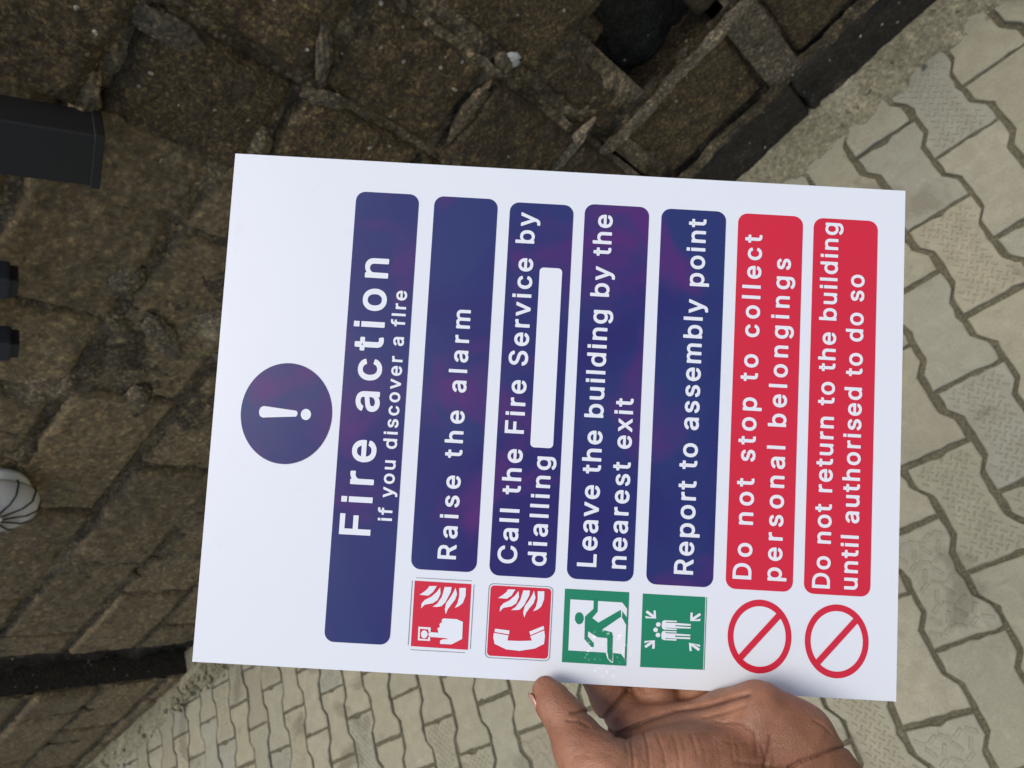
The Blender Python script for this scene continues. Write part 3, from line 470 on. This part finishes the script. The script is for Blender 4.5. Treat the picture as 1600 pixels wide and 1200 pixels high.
for (x, z, lab) in ((1.300, 1.195, 'short dark blue peg at the left edge, nearer the black bar'), (1.438, 1.150, 'short dark blue peg at the left edge, nearer the white lamp')):
    T = wall_thing('plastic_peg', x, .03, z, R(14))
    bevel_box('peg_body', .022, .022, .10, M_NAVY, T, .006, Matrix.Translation((0, 0, .10)))
    bevel_box('peg_tip', .017, .017, .006, M_BLK, T, .002, Matrix.Translation((0, 0, -.004)))
    tag(T, lab, 'peg', 'dark blue pegs on the wall')
# ribbed bulkhead lamp
def lathe(name, prof, seg, mat, parent, rib=0, nr=0):
    V, F = [], []
    for r, y in prof:
        for i in range(seg):
            a = 2*math.pi*i/seg; rr = r*(1+rib*(abs(math.sin(a*nr/2))**.5-1)) if nr else r
            V.append((rr*math.cos(a), y, rr*math.sin(a)))
    for k in range(len(prof)-1):
        for i in range(seg):
            j = (i+1) % seg; F.append((k*seg+i, (k+1)*seg+i, (k+1)*seg+j, k*seg+j))
    F.append(tuple((len(prof)-1)*seg+i for i in range(seg)))
    return obj(name, V, F, mat, parent, True)
M_WHITE = flat('white_enamel', (.85, .88, .82), .35)
M_GLASS = flat('frosted_glass', (.66, .62, .56), .25); M_GLASS.node_tree.nodes['Principled BSDF'].inputs['Transmission Weight'].default_value = .25
LMP = wall_thing('wall_lamp', 1.965, -.03, 1.022, 0)
lathe('lamp_base', [(.001, -.01), (.068, -.01), (.072, .004), (.068, .016), (.060, .024), (.001, .026)], 48, M_WHITE, LMP)
lathe('lamp_glass', [(.066, .026), (.086, .030), (.088, .040), (.080, .062), (.060, .072), (.02, .075)], 96, M_GLASS, LMP)
for k in range(12):  # added black strips stand in for the dark grooves of the ribbed glass
    a = 2*math.pi*(k+.5)/12; V, F = [], []
    for r, y in ((.088, .028), (.0905, .040), (.0825, .063), (.062, .074), (.02, .078)):
        for da in (-.013, .013):
            V += [(r*math.cos(a)-da*.09*math.sin(a)*1.2, y, r*math.sin(a)+da*.09*math.cos(a)*1.2), ((r-.004)*math.cos(a)-da*.09*math.sin(a)*1.2, y-.002, (r-.004)*math.sin(a)+da*.09*math.cos(a)*1.2)]
    for i in range(4):
        b = i*4; F += [(b, b+2, b+6, b+4), (b+1, b, b+4, b+5), (b+2, b+3, b+7, b+6)]
    obj('dark_rib_strip', V, F, M_BLK, LMP)
tag(LMP, 'round white wall lamp with ribbed frosted glass cut off by the left edge', 'lamp')

# ------------------------------------------------------------------ the sign
SO = (-0.0029674, -0.0915930, 1.3426700)
SX = (0.4998072, 0.8621102, 0.0834196); SV = (0.6781629, -0.3296057, -0.6568524); SN = (-0.5387836, 0.3848717, -0.7493905)
SM = frame(SO, SX, [-c for c in SV], [-c for c in SN])
SIGN = empty('fire_action_sign', SM)
tag(SIGN, 'white fire action notice with blue and red panels held up sideways by a hand', 'sign')
def gloss(name, col, rough=.12, coat=.38):
    m, n, l, p = nodes(name)
    tc = n.new('ShaderNodeTexCoord'); co = tc.outputs['Object']
    f = noise(n, l, co, 900, 2, .5)
    p.inputs['Base Color'].default_value = (*col, 1); p.inputs['Roughness'].default_value = .42; p.inputs['Specular IOR Level'].default_value = .3
    p.inputs['Coat Weight'].default_value = coat; p.inputs['Coat Roughness'].default_value = rough
    if name == 'white_sheet':                              # faint handling marks
        sm = noise(n, l, co, 30, 6, .7, 1.5)
        l.new(mix(n, l, ramp_out(n, l, sm, [(.60, 0.), (.78, .35)]), (*col,)[:3], (col[0]*.86, col[1]*.85, col[2]*.84)), p.inputs['Base Color'])
    # slight waviness of the laminate film, with a crinkled patch by the running figure
    w = noise(n, l, co, 16, 2, .5); cr = add(n, 'ShaderNodeTexVoronoi', Scale=420, feature='F1'); l.new(co, cr.inputs['Vector'])
    sx = n.new('ShaderNodeVectorMath'); sx.operation = 'DISTANCE'; l.new(co, sx.inputs[0]); sx.inputs[1].default_value = (.012, -.168, .001)
    ms = n.new('ShaderNodeMapRange'); l.new(sx.outputs['Value'], ms.inputs[0]); ms.inputs[1].default_value = .013; ms.inputs[2].default_value = .003; ms.inputs[3].default_value = 0; ms.inputs[4].default_value = 1
    cm = add(n, 'ShaderNodeMath', operation='MULTIPLY'); l.new(cr.outputs['Distance'], cm.inputs[0]); l.new(ms.outputs[0], cm.inputs[1])
    b1 = add(n, 'ShaderNodeBump', Strength=.25, Distance=.0012); l.new(w, b1.inputs['Height'])
    b2 = add(n, 'ShaderNodeBump', Strength=1., Distance=.0030); l.new(cm.outputs[0], b2.inputs['Height']); l.new(b1.outputs[0], b2.inputs['Normal'])
    b3 = add(n, 'ShaderNodeBump', Strength=.06, Distance=.0003); l.new(f, b3.inputs['Height']); l.new(b2.outputs[0], b3.inputs['Normal'])
    l.new(b3.outputs[0], p.inputs['Coat Normal']); l.new(b1.outputs[0], p.inputs['Normal'])
    return m
M_SHEET = gloss('white_sheet', (.70, .725, .77), .2)
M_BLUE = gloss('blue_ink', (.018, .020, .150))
n, l = M_BLUE.node_tree.nodes, M_BLUE.node_tree.links          # reflections in the gloss painted into the blue as violet clouds
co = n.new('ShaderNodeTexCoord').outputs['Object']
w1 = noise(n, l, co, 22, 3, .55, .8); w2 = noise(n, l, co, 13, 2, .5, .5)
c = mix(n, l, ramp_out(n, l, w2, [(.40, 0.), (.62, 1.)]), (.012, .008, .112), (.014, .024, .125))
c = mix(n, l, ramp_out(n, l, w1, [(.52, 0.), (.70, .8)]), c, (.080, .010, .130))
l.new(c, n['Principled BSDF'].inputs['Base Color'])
M_RED = gloss('red_ink', (.58, .014, .038))
M_GREEN = gloss('green_ink', (.010, .205, .105))
M_LET = gloss('white_print', (.72, .74, .78))
M_LINE = gloss('grey_outline_print', (.17, .17, .20))
M_EDGE = flat('sheet_edge', (.75, .75, .78), .5)
MM = .001
# sheet 1.2 mm thick with rounded arrises and very slightly bowed
X, Y, F = grid(0, .210, -.28347, 0, .0075)
n0, n1 = X.shape; idx = np.arange(n0*n1).reshape(n0, n1)
V = [(x, y, 0) for x, y in zip(X.ravel(), Y.ravel())] + [(x, y, -.0012) for x, y in zip(X.ravel(), Y.ravel())]
o = n0*n1; F = F.tolist()+[[o+i for i in f][::-1] for f in F.tolist()]
ring = [*idx[:, 0], *idx[-1, 1:], *idx[-2::-1, -1], *idx[0, -2:0:-1]]
nf = len(F)
for i in range(len(ring)):
    a, b = ring[i], ring[(i+1) % len(ring)]; F.append((a, o+a, o+b, b))
sh = obj('sheet', V, F, M_SHEET, SIGN); sh.data.materials.append(M_EDGE)
for i in range(nf, len(F)): sh.data.polygons[i].material_index = 1
def ply(name, rings, mat, z, parent=SIGN, h=.00005):
    """flat print: outline(s) in sign millimetres (across, down); later rings are holes"""
    cu = bpy.data.curves.new(name, 'CURVE'); cu.dimensions = '2D'; cu.fill_mode = 'FRONT'
    for rg in rings:
        sp = cu.splines.new('POLY'); sp.points.add(len(rg)-1); sp.use_cyclic_u = True
        for p, (x, y) in zip(sp.points, rg): p.co = (x*MM, -y*MM, 0, 1)
    tmp = bpy.data.objects.new(name, cu); C.objects.link(tmp)
    me = bpy.data.meshes.new_from_object(tmp.evaluated_get(bpy.context.evaluated_depsgraph_get()))
    bpy.data.objects.remove(tmp); me.name = name; me.materials.clear(); me.materials.append(mat)
    me.transform(Matrix.Translation((0, 0, z)))
    if len(me.polygons) and me.polygons[0].normal.z < 0: me.flip_normals()
    return link(bpy.data.objects.new(name, me), parent)
def rrect(x0, x1, y0, y1, r, n=6):
    P = []
    for cx, cy, a0 in ((x1-r, y1-r, 0), (x0+r, y1-r, 90), (x0+r, y0+r, 180), (x1-r, y0+r, 270)):
        for k in range(n+1):
            a = R(a0+90*k/n); P.append((cx+r*math.cos(a), cy+r*math.sin(a)))
    return P
def ell(cx, cy, rx, ry, n=64, a0=0, a1=360):
    return [(cx+rx*math.cos(R(a0+(a1-a0)*k/n)), cy+ry*math.sin(R(a0+(a1-a0)*k/n))) for k in range(n)]
Z1, Z2, Z3, Z4 = .00015, .00030, .00045, .00060
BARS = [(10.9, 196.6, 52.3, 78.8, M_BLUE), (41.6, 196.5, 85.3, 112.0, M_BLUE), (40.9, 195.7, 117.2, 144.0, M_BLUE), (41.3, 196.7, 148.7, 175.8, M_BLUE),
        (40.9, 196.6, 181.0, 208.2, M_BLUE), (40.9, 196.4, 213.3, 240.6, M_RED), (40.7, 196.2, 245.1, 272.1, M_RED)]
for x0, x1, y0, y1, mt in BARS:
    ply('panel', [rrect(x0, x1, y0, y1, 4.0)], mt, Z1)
ply('dialling_blank', [rrect(93.5, 168.5, 131.1, 140.5, 1.7)], M_LET, Z2)
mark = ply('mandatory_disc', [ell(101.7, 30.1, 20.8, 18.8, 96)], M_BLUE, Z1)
ex = [(100.6, 34.3)]+[(101.75+2.6*math.cos(R(a)), 20.9+2.3*math.sin(R(a))) for a in range(170, 371, 20)][::1]
ex = [(103.0, 34.2), (102.3, 34.7), (101.4, 34.7), (100.6, 34.2), (99.6, 22.0), (99.4, 20.6), (100.0, 19.4), (101.2, 18.9), (102.4, 18.9), (103.6, 19.4), (104.2, 20.6), (104.1, 22.0)]
ex = [(101.8+(x-101.8)*1.0, y) for x, y in ex]
ply('exclamation_mark', [ex], M_LET, Z2, mark); ply('exclamation_mark', [ell(101.7, 38.2, 2.3, 2.1, 32)], M_LET, Z2, mark)
# lettering
def letters(txt, u0, u1, vb, cap):
    """bold grotesque lettering from outlines (thousandths of an em), tracked out to the measured length"""
    ky = cap/.541; kx = ky*1.05
    adv = [0]; 
    for ch in txt[:-1]: adv.append(adv[-1]+(GLYPH[ch][0] if ch != ' ' else 190)/1000)
    x_lo = min(p[0] for lp in GLYPH[txt[0]][1] for p in lp)/1000
    x_hi = adv[-1]+max(p[0] for lp in GLYPH[txt[-1]][1] for p in lp)/1000
    track = ((u1-u0)-(x_hi-x_lo)*kx)/(len(txt)-1)
    rings = []
    for i, ch in enumerate(txt):
        if ch == ' ': continue
        for lp in GLYPH[ch][1]:
            rings.append([(u0+(adv[i]+x/1000-x_lo)*kx+track*i, vb-(y/1000+.016)*ky) for x, y in lp])
    return ply('lettering', rings, M_LET, Z2)
for t_, u0, u1, vb, cap in LINES: letters(t_, u0, u1, vb, cap)
# pictograms
pg = ply('pictogram_square', [BG1], M_RED, Z1); pg['label'] = 'red fire alarm call point square with pointing hand and flames'
for q in (FL0, FL1, FL2, FL3, FL4): ply('flame', [q], M_LET, Z2, pg)
ply('pointing_hand', [HAND], M_LET, Z2, pg); ply('push_button', [BTN], M_LET, Z2, pg); ply('push_button', [DOT], M_LET, Z2, pg)
def strip(name, a, b, w, mat, z, parent):
    a, b = np.array(a, float), np.array(b, float); d = (b-a)/np.linalg.norm(b-a); n_ = np.array([-d[1], d[0]])*w/2
    return ply(name, [[tuple(a+n_), tuple(b+n_), tuple(b-n_), tuple(a-n_)]], mat, z, parent)
bx = [min(p[0] for p in BG1), max(p[0] for p in BG1), min(p[1] for p in BG1), max(p[1] for p in BG1)]
for a, b in (((bx[0]-1.2, bx[2]), (bx[0]-1.2, bx[3]-1)), ((bx[1]+1.2, bx[2]+.5), (bx[1]+1.2, bx[3])), ((bx[0]+.5, bx[2]-1), (bx[1], bx[2]-1)), ((bx[0]+.4, bx[3]+1), (bx[1]-.2, bx[3]+1))):
    strip('outline', a, b, .22, M_LINE, Z1, pg)
pg = ply('pictogram_square', [rrect(9.0, 36.9, 118.2, 142.8, 1.5)], M_RED, Z1); pg['label'] = 'red fire telephone square with handset and flames'
ply('outline', [rrect(8.1, 37.7, 117.4, 143.6, 2.0), rrect(8.35, 37.45, 117.65, 143.35, 1.8)], M_LINE, Z1, pg)
for q in (FM0, FM1, FM2, FM3, FM4): ply('flame', [q], M_LET, Z2, pg)
for q in (PHONE, EAR1, EAR2): ply('telephone_handset', [q], M_LET, Z2, pg)
pg = ply('pictogram_square', [BG3], M_GREEN, Z1); pg['label'] = 'green emergency exit square with running figure and door'
ply('doorway', [DOOR], M_LET, Z2, pg); ply('running_figure', [RUN], M_GREEN, Z3, pg); ply('running_figure', [HEAD3], M_GREEN, Z3, pg); ply('figure_outline', [SHOE], M_LET, Z4, pg)
pg = ply('pictogram_square', [BG4], M_GREEN, Z1); pg['label'] = 'green assembly point square with small figures and four arrows'
ply('outline', [BG4b], M_GREEN, Z1, pg)
for q in (HD0, HD1, HD2, BOD0, BOD1): ply('standing_figure', [q], M_LET, Z2, pg)
for q in (AR0, AR1, AR2, AR3): ply('arrow', [q], M_LET, Z2, pg)
for cx, cy in ((22.6, 227.75), (22.4, 258.95)):
    rx, ry, t = 14.6, 12.9, 2.35
    pr = ply('prohibition_ring', [ell(cx, cy, rx, ry, 96), ell(cx, cy, rx-t*1.12, ry-t, 96)], M_RED, Z1)
    strip('prohibition_bar', (cx-9.3, cy-8.0), (cx+9.3, cy+8.0), 2.5, M_RED, Z2, pr)

# ------------------------------------------------------------------ the hand: one continuous surface grown from measured joints
def cpt(px, py, d): return np.array([(px-800)/FPX*d, (py-600)/FPX*d, d])     # millimetres in the measuring frame
def sdf_hand(P, px, py):
    def sminf(a, b, k):
        h = np.clip(.5+.5*(b-a)/k, 0, 1); return b*(1-h)+a*h-k*h*(1-h)
    def cone(a, b):
        A, B = cpt(*a[:3]), cpt(*b[:3]); ab = B-A; t = np.clip(((P-A)@ab)/(ab@ab), 0, 1)
        return np.linalg.norm(P-(A+t[..., None]*ab), axis=-1)-(a[3]+(b[3]-a[3])*t)
    def chain(ps, k=2.0):
        d = cone(ps[0], ps[1])
        for i in range(1, len(ps)-1): d = sminf(d, cone(ps[i], ps[i+1]), k)
        return d
    def ellp(c, r, rot=0):
        q = P-cpt(*c); cs, sn = math.cos(rot), math.sin(rot)
        q = np.stack([q[..., 0]*cs+q[..., 1]*sn, -q[..., 0]*sn+q[..., 1]*cs, q[..., 2]], -1)/np.array(r)
        return (np.linalg.norm(q, axis=-1)-1)*min(r)
    thumb = chain(THUMB, 3)
    palm = ellp((1085, 1235, 268), (40, 23, 21), -.10)                     # thenar mass
    palm = sminf(palm, chain([(1000, 1150, 292, 12), (1175, 1160, 284, 16)]), 7)
    palm = sminf(palm, chain(HEEL, 4), 7)
    palm = sminf(palm, chain([(1120, 1260, 278, 24), (1390, 1390, 282, 27), (1600, 1640, 284, 31)], 4), 9)
    d = sminf(thumb, palm, 4.5)
    for fg in FINGERS: d = sminf(d, chain(fg, 2), 3.2)
    # creases pressed into the skin
    def crease(pts, depth, w):
        nonlocal d
        m = np.full(px.shape, 1e9)
        for (x0, y0), (x1, y1) in zip(pts[:-1], pts[1:]):
            ax, ay = x1-x0, y1-y0; t = np.clip(((px-x0)*ax+(py-y0)*ay)/(ax*ax+ay*ay), 0, 1)
            m = np.minimum(m, np.hypot(px-x0-t*ax, py-y0-t*ay))
        d = d+depth*np.exp(-(m/w)**2)
    for c_ in CREASES: crease(*c_)
    d = d + .25*fbm(P, 1/9., 2, 71)
    # the hand stops at both faces of the sheet
    sn = RW @ np.array(SN); so_ = RW @ (np.array(SO)-CAM_POS)*1000; sx = RW @ np.array(SX)
    dist = (P-so_) @ sn; u = (P-so_) @ sx
    slab = np.maximum(abs(dist-.6)-1.0, -u-.4)
    return np.maximum(d, -slab)
THUMB = [(853, 1079, 284.5, 5.5), (867, 1100, 281, 6.9), (887, 1128, 277, 7.9), (908, 1168, 271, 10.0), (942, 1210, 265, 14.0), (1040, 1280, 264, 22)]
HEEL = [(1140, 1128, 284, 12), (1186, 1119, 276, 12), (1232, 1164, 274, 17), (1262, 1228, 274, 19.5), (1330, 1330, 280, 25)]
FINGERS = [[(1000, 1150, 298, 11), (956, 1090, 304.5, 8.8), (918, 1012, 305, 8.2), (900, 950, 304.5, 7.4), (888, 905, 303.5, 6.2)],
           [(1040, 1145, 301, 11), (1022, 1062, 305.5, 9.0), (1003, 965, 305.5, 8.3), (992, 905, 305, 7.5), (984, 850, 304, 6.4)],
           [(1090, 1145, 301, 11), (1088, 1062, 305.5, 8.8), (1078, 972, 305.2, 8.0), (1070, 915, 304.8, 7.2), (1064, 868, 303.8, 6.2)],
           [(1140, 1145, 297, 10), (1152, 1066, 304.6, 7.8), (1156, 1000, 304.2, 7.0), (1154, 955, 303.8, 6.4), (1151, 918, 303, 5.6)]]
CREASES = [([(962, 1150), (973, 1144), (994, 1135), (1020, 1124), (1057, 1112), (1099, 1106), (1145, 1093), (1170, 1086)], 1.3, 4.2),
           ([(941, 1127), (952, 1112), (964, 1099), (980, 1080)], 1.2, 3.6),
           ([(940, 1128), (958, 1142), (978, 1152)], 1.2, 4.6),
           ([(893, 1114), (911, 1111), (925, 1117), (939, 1128)], .9, 2.6), ([(886, 1126), (905, 1127), (921, 1136)], .5, 2.2), ([(868, 1082), (882, 1078), (893, 1080)], .3, 2.2),
           ([(1005, 1142), (1012, 1165), (1016, 1205)], .5, 2.0), ([(1026, 1148), (1036, 1172), (1042, 1210)], .45, 2.0), ([(1052, 1150), (1060, 1180), (1062, 1215)], .4, 2.0), ([(985, 1150), (988, 1175), (992, 1210)], .45, 2.0),
           ([(1080, 1148), (1090, 1180)], .3, 2.2), ([(1118, 1128), (1160, 1130), (1180, 1145), (1183, 1180)], .35, 2.5), ([(1100, 1122), (1140, 1112), (1165, 1103)], .5, 2.5), ([(1205, 1150), (1198, 1185), (1190, 1215)], .5, 3.0),
           ([(1232, 1200), (1250, 1190), (1279, 1180), (1305, 1169), (1325, 1166)], 1.1, 2.8), ([(1271, 1126), (1286, 1134), (1297, 1145)], .4, 2.2), ([(1150, 1190), (1200, 1197), (1240, 1198)], .5, 3.0)]
_q = random.Random(12)
for k in range(16):                                  # fine cross lines over the ball of the thumb and the heel
    x0 = 975+k*15+_q.uniform(-5, 5); y0 = 1150+_q.uniform(-6, 14)
    CREASES.append(([(x0, y0), (x0+_q.uniform(2, 9), y0+22), (x0+_q.uniform(4, 14), y0+_q.uniform(38, 60))], _q.uniform(.12, .30), _q.uniform(1.2, 2.0)))
for k in range(9):
    x0 = 900+_q.uniform(-25, 40); y0 = 1100+k*12+_q.uniform(-4, 4)
    CREASES.append(([(x0, y0), (x0+14, y0+_q.uniform(-3, 5)), (x0+30, y0+_q.uniform(0, 10))], _q.uniform(.10, .2), _q.uniform(1.2, 1.8)))
for k in range(8):
    x0 = 1120+_q.uniform(-20, 90); y0 = 1090+_q.uniform(0, 100)
    CREASES.append(([(x0, y0), (x0+18, y0+_q.uniform(-8, 4)), (x0+36, y0+_q.uniform(-14, 8))], _q.uniform(.10, .2), _q.uniform(1.2, 1.8)))
def surface_nets(fn, lo, hi, h):
    B = 8; H = h*B                                   # first find the blocks of cells that the skin passes through
    nb_ = [int(math.ceil((hi[i]-lo[i])/H)) for i in range(3)]
    ev = lambda Q: fn(Q, 800+Q[..., 0]/Q[..., 2]*FPX, 600+Q[..., 1]/Q[..., 2]*FPX)
    ci = np.stack(np.meshgrid(*[np.arange(k) for k in nb_], indexing='ij'), -1).reshape(-1, 3)
    cd_ = ev(np.array(lo)+(ci+.5)*H)
    D = np.empty([k*B for k in nb_], np.float32)
    D.reshape(nb_[0], B, nb_[1], B, nb_[2], B)[:] = cd_.reshape(nb_)[:, None, :, None, :, None]
    act_ = ci[abs(cd_) < H*1.05+3]
    li = np.stack(np.meshgrid(*[np.arange(B)]*3, indexing='ij'), -1).reshape(-1, 3)
    for k in range(0, len(act_), 600):
        g = (act_[k:k+600, None, :]*B+li[None]).reshape(-1, 3)
        D[g[:, 0], g[:, 1], g[:, 2]] = ev(np.array(lo)+g*h)
    for ax_ in range(3):                             # close the arm where it is cut
        for e in (0, -1): D[tuple(e if k == ax_ else slice(None) for k in range(3))] = 1.0
    ins = D < 0
    c = np.zeros(tuple(s-1 for s in D.shape), int); corners = [(i, j, k) for i in (0, 1) for j in (0, 1) for k in (0, 1)]
    sl = lambda i, j, k, A: A[i:A.shape[0]-1+i, j:A.shape[1]-1+j, k:A.shape[2]-1+k]
    for q in corners: c += sl(*q, ins)
    act = (c > 0) & (c < 8); cell = np.argwhere(act); vid = -np.ones(act.shape, int); vid[act] = np.arange(len(cell))
    acc = np.zeros((len(cell), 3)); cnt = np.zeros(len(cell))
    for a in corners:
        for ax_ in range(3):
            if a[ax_]: continue
            b = list(a); b[ax_] = 1
            da = D[cell[:, 0]+a[0], cell[:, 1]+a[1], cell[:, 2]+a[2]]; db = D[cell[:, 0]+b[0], cell[:, 1]+b[1], cell[:, 2]+b[2]]
            m = (da < 0) != (db < 0); t = np.where(m, da/np.where(m, da-db, 1), 0)
            p = np.repeat(np.array([a], float), len(cell), 0); p[:, ax_] = t
            acc += p*m[:, None]; cnt += m
    V = (cell+acc/cnt[:, None])*h+np.array(lo)
    F = []
    for ax_ in range(3):
        o1, o2 = (ax_+1) % 3, (ax_+2) % 3
        A = np.take(ins, range(0, ins.shape[ax_]-1), ax_); B = np.take(ins, range(1, ins.shape[ax_]), ax_)
        e = np.argwhere(A != B); e = e[(e[:, o1] > 0) & (e[:, o2] > 0) & (e[:, o1] < vid.shape[o1]) & (e[:, o2] < vid.shape[o2])]
        s = A[e[:, 0], e[:, 1], e[:, 2]]
        def at(d1, d2):
            q = e.copy(); q[:, o1] -= d1; q[:, o2] -= d2; return vid[q[:, 0], q[:, 1], q[:, 2]]
        Q = np.stack([at(1, 1), at(0, 1), at(0, 0), at(1, 0)], -1); Q[~s] = Q[~s][:, ::-1]; F.append(Q)
    return V, np.concatenate(F)
V, F = surface_nets(sdf_hand, (0, 62, 232), (222, 276, 322), HAND_STEP)
Vw = (V/1000) @ RW + CAM_POS
def skin_mat():
    m, n, l, p = nodes('dark_brown_skin')
    tc = n.new('ShaderNodeTexCoord'); co = tc.outputs['Object']
    big = noise(n, l, co, 28, 4, .6, .4); med = noise(n, l, co, 160, 5, .65); fine = noise(n, l, co, 1100, 3, .7)
    c = mix(n, l, ramp_out(n, l, big, [(.35, 0.), (.65, 1.)]), (.225, .090, .044), (.390, .180, .100))
    c = mix(n, l, ramp_out(n, l, med, [(.45, 0.), (.75, .5)]), c, (.175, .074, .042))
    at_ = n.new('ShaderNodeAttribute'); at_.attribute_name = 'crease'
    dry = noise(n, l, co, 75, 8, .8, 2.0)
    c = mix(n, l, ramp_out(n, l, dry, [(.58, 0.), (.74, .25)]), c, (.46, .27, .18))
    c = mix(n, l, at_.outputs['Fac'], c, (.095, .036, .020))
    l.new(c, p.inputs['Base Color']); l.new(ramp_out(n, l, med, [(.3, .64), (.7, .45)]), p.inputs['Roughness'])
    p.inputs['Subsurface Weight'].default_value = .12; p.inputs['Subsurface Radius'].default_value = (.006, .002, .001); p.inputs['Subsurface Scale'].default_value = .5
    v = add(n, 'ShaderNodeTexVoronoi', Scale=1000, feature='DISTANCE_TO_EDGE'); l.new(co, v.inputs['Vector'])
    b1 = add(n, 'ShaderNodeBump', Strength=.6, Distance=.0009); l.new(med, b1.inputs['Height'])
    b2 = add(n, 'ShaderNodeBump', Strength=.6, Distance=.0004); l.new(v.outputs[0], b2.inputs['Height']); l.new(b1.outputs[0], b2.inputs['Normal'])
    l.new(b2.outputs[0], p.inputs['Normal'])
    return m
M_SKIN = skin_mat()
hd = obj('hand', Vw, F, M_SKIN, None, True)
tag(hd, 'left hand with brown skin holding the white sign, thumb in front, fingers behind', 'hand')
# skin colour darkened along the crease lines
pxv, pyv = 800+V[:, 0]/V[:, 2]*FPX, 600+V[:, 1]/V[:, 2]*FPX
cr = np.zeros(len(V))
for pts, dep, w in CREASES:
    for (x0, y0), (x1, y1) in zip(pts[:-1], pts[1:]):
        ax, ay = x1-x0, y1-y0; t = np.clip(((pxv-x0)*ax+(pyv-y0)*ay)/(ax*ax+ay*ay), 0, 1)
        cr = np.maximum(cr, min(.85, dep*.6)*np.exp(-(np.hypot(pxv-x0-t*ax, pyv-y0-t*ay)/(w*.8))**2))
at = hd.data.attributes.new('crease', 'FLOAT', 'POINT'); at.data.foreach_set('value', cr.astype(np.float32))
# thumbnail on the far-left side of the thumb tip
M_NAIL = flat('thumb_nail', (.42, .22, .16), .25, **{'Coat Weight': .3})
V, F = [], []
nu, nv = 10, 8
a_, b_ = cpt(848, 1072, 284.5), cpt(866, 1098, 281.5); axn = b_-a_; L_ = np.linalg.norm(axn); axn = axn/L_
out_ = np.array([-1., .28, .18]); out_ -= axn*(out_@axn); out_ /= np.linalg.norm(out_); sd2 = np.cross(axn, out_)
for i in range(nu+1):
    for j in range(nv+1):
        t = i/nu; ph = (j/nv*2-1)*.80*math.sqrt(max(0, 1-(abs(t-.5)*2)**4))
        r = 6.15+1.3*t-.5*abs(j/nv*2-1)**3+ (.25 if t < .2 else 0)
        V.append(a_+axn*(t*L_*.95-1.0)+r*(out_*math.cos(ph)+sd2*math.sin(ph)))
for i in range(nu):
    for j in range(nv):
        k = i*(nv+1)+j; F.append((k, k+1, k+nv+2, k+nv+1))
Vn = (np.array(V)/1000) @ RW + CAM_POS
nl = obj('thumbnail', Vn, F, M_NAIL, hd, True)
md = nl.modifiers.new('thickness', 'SOLIDIFY'); md.thickness = .0006; md.offset = 0
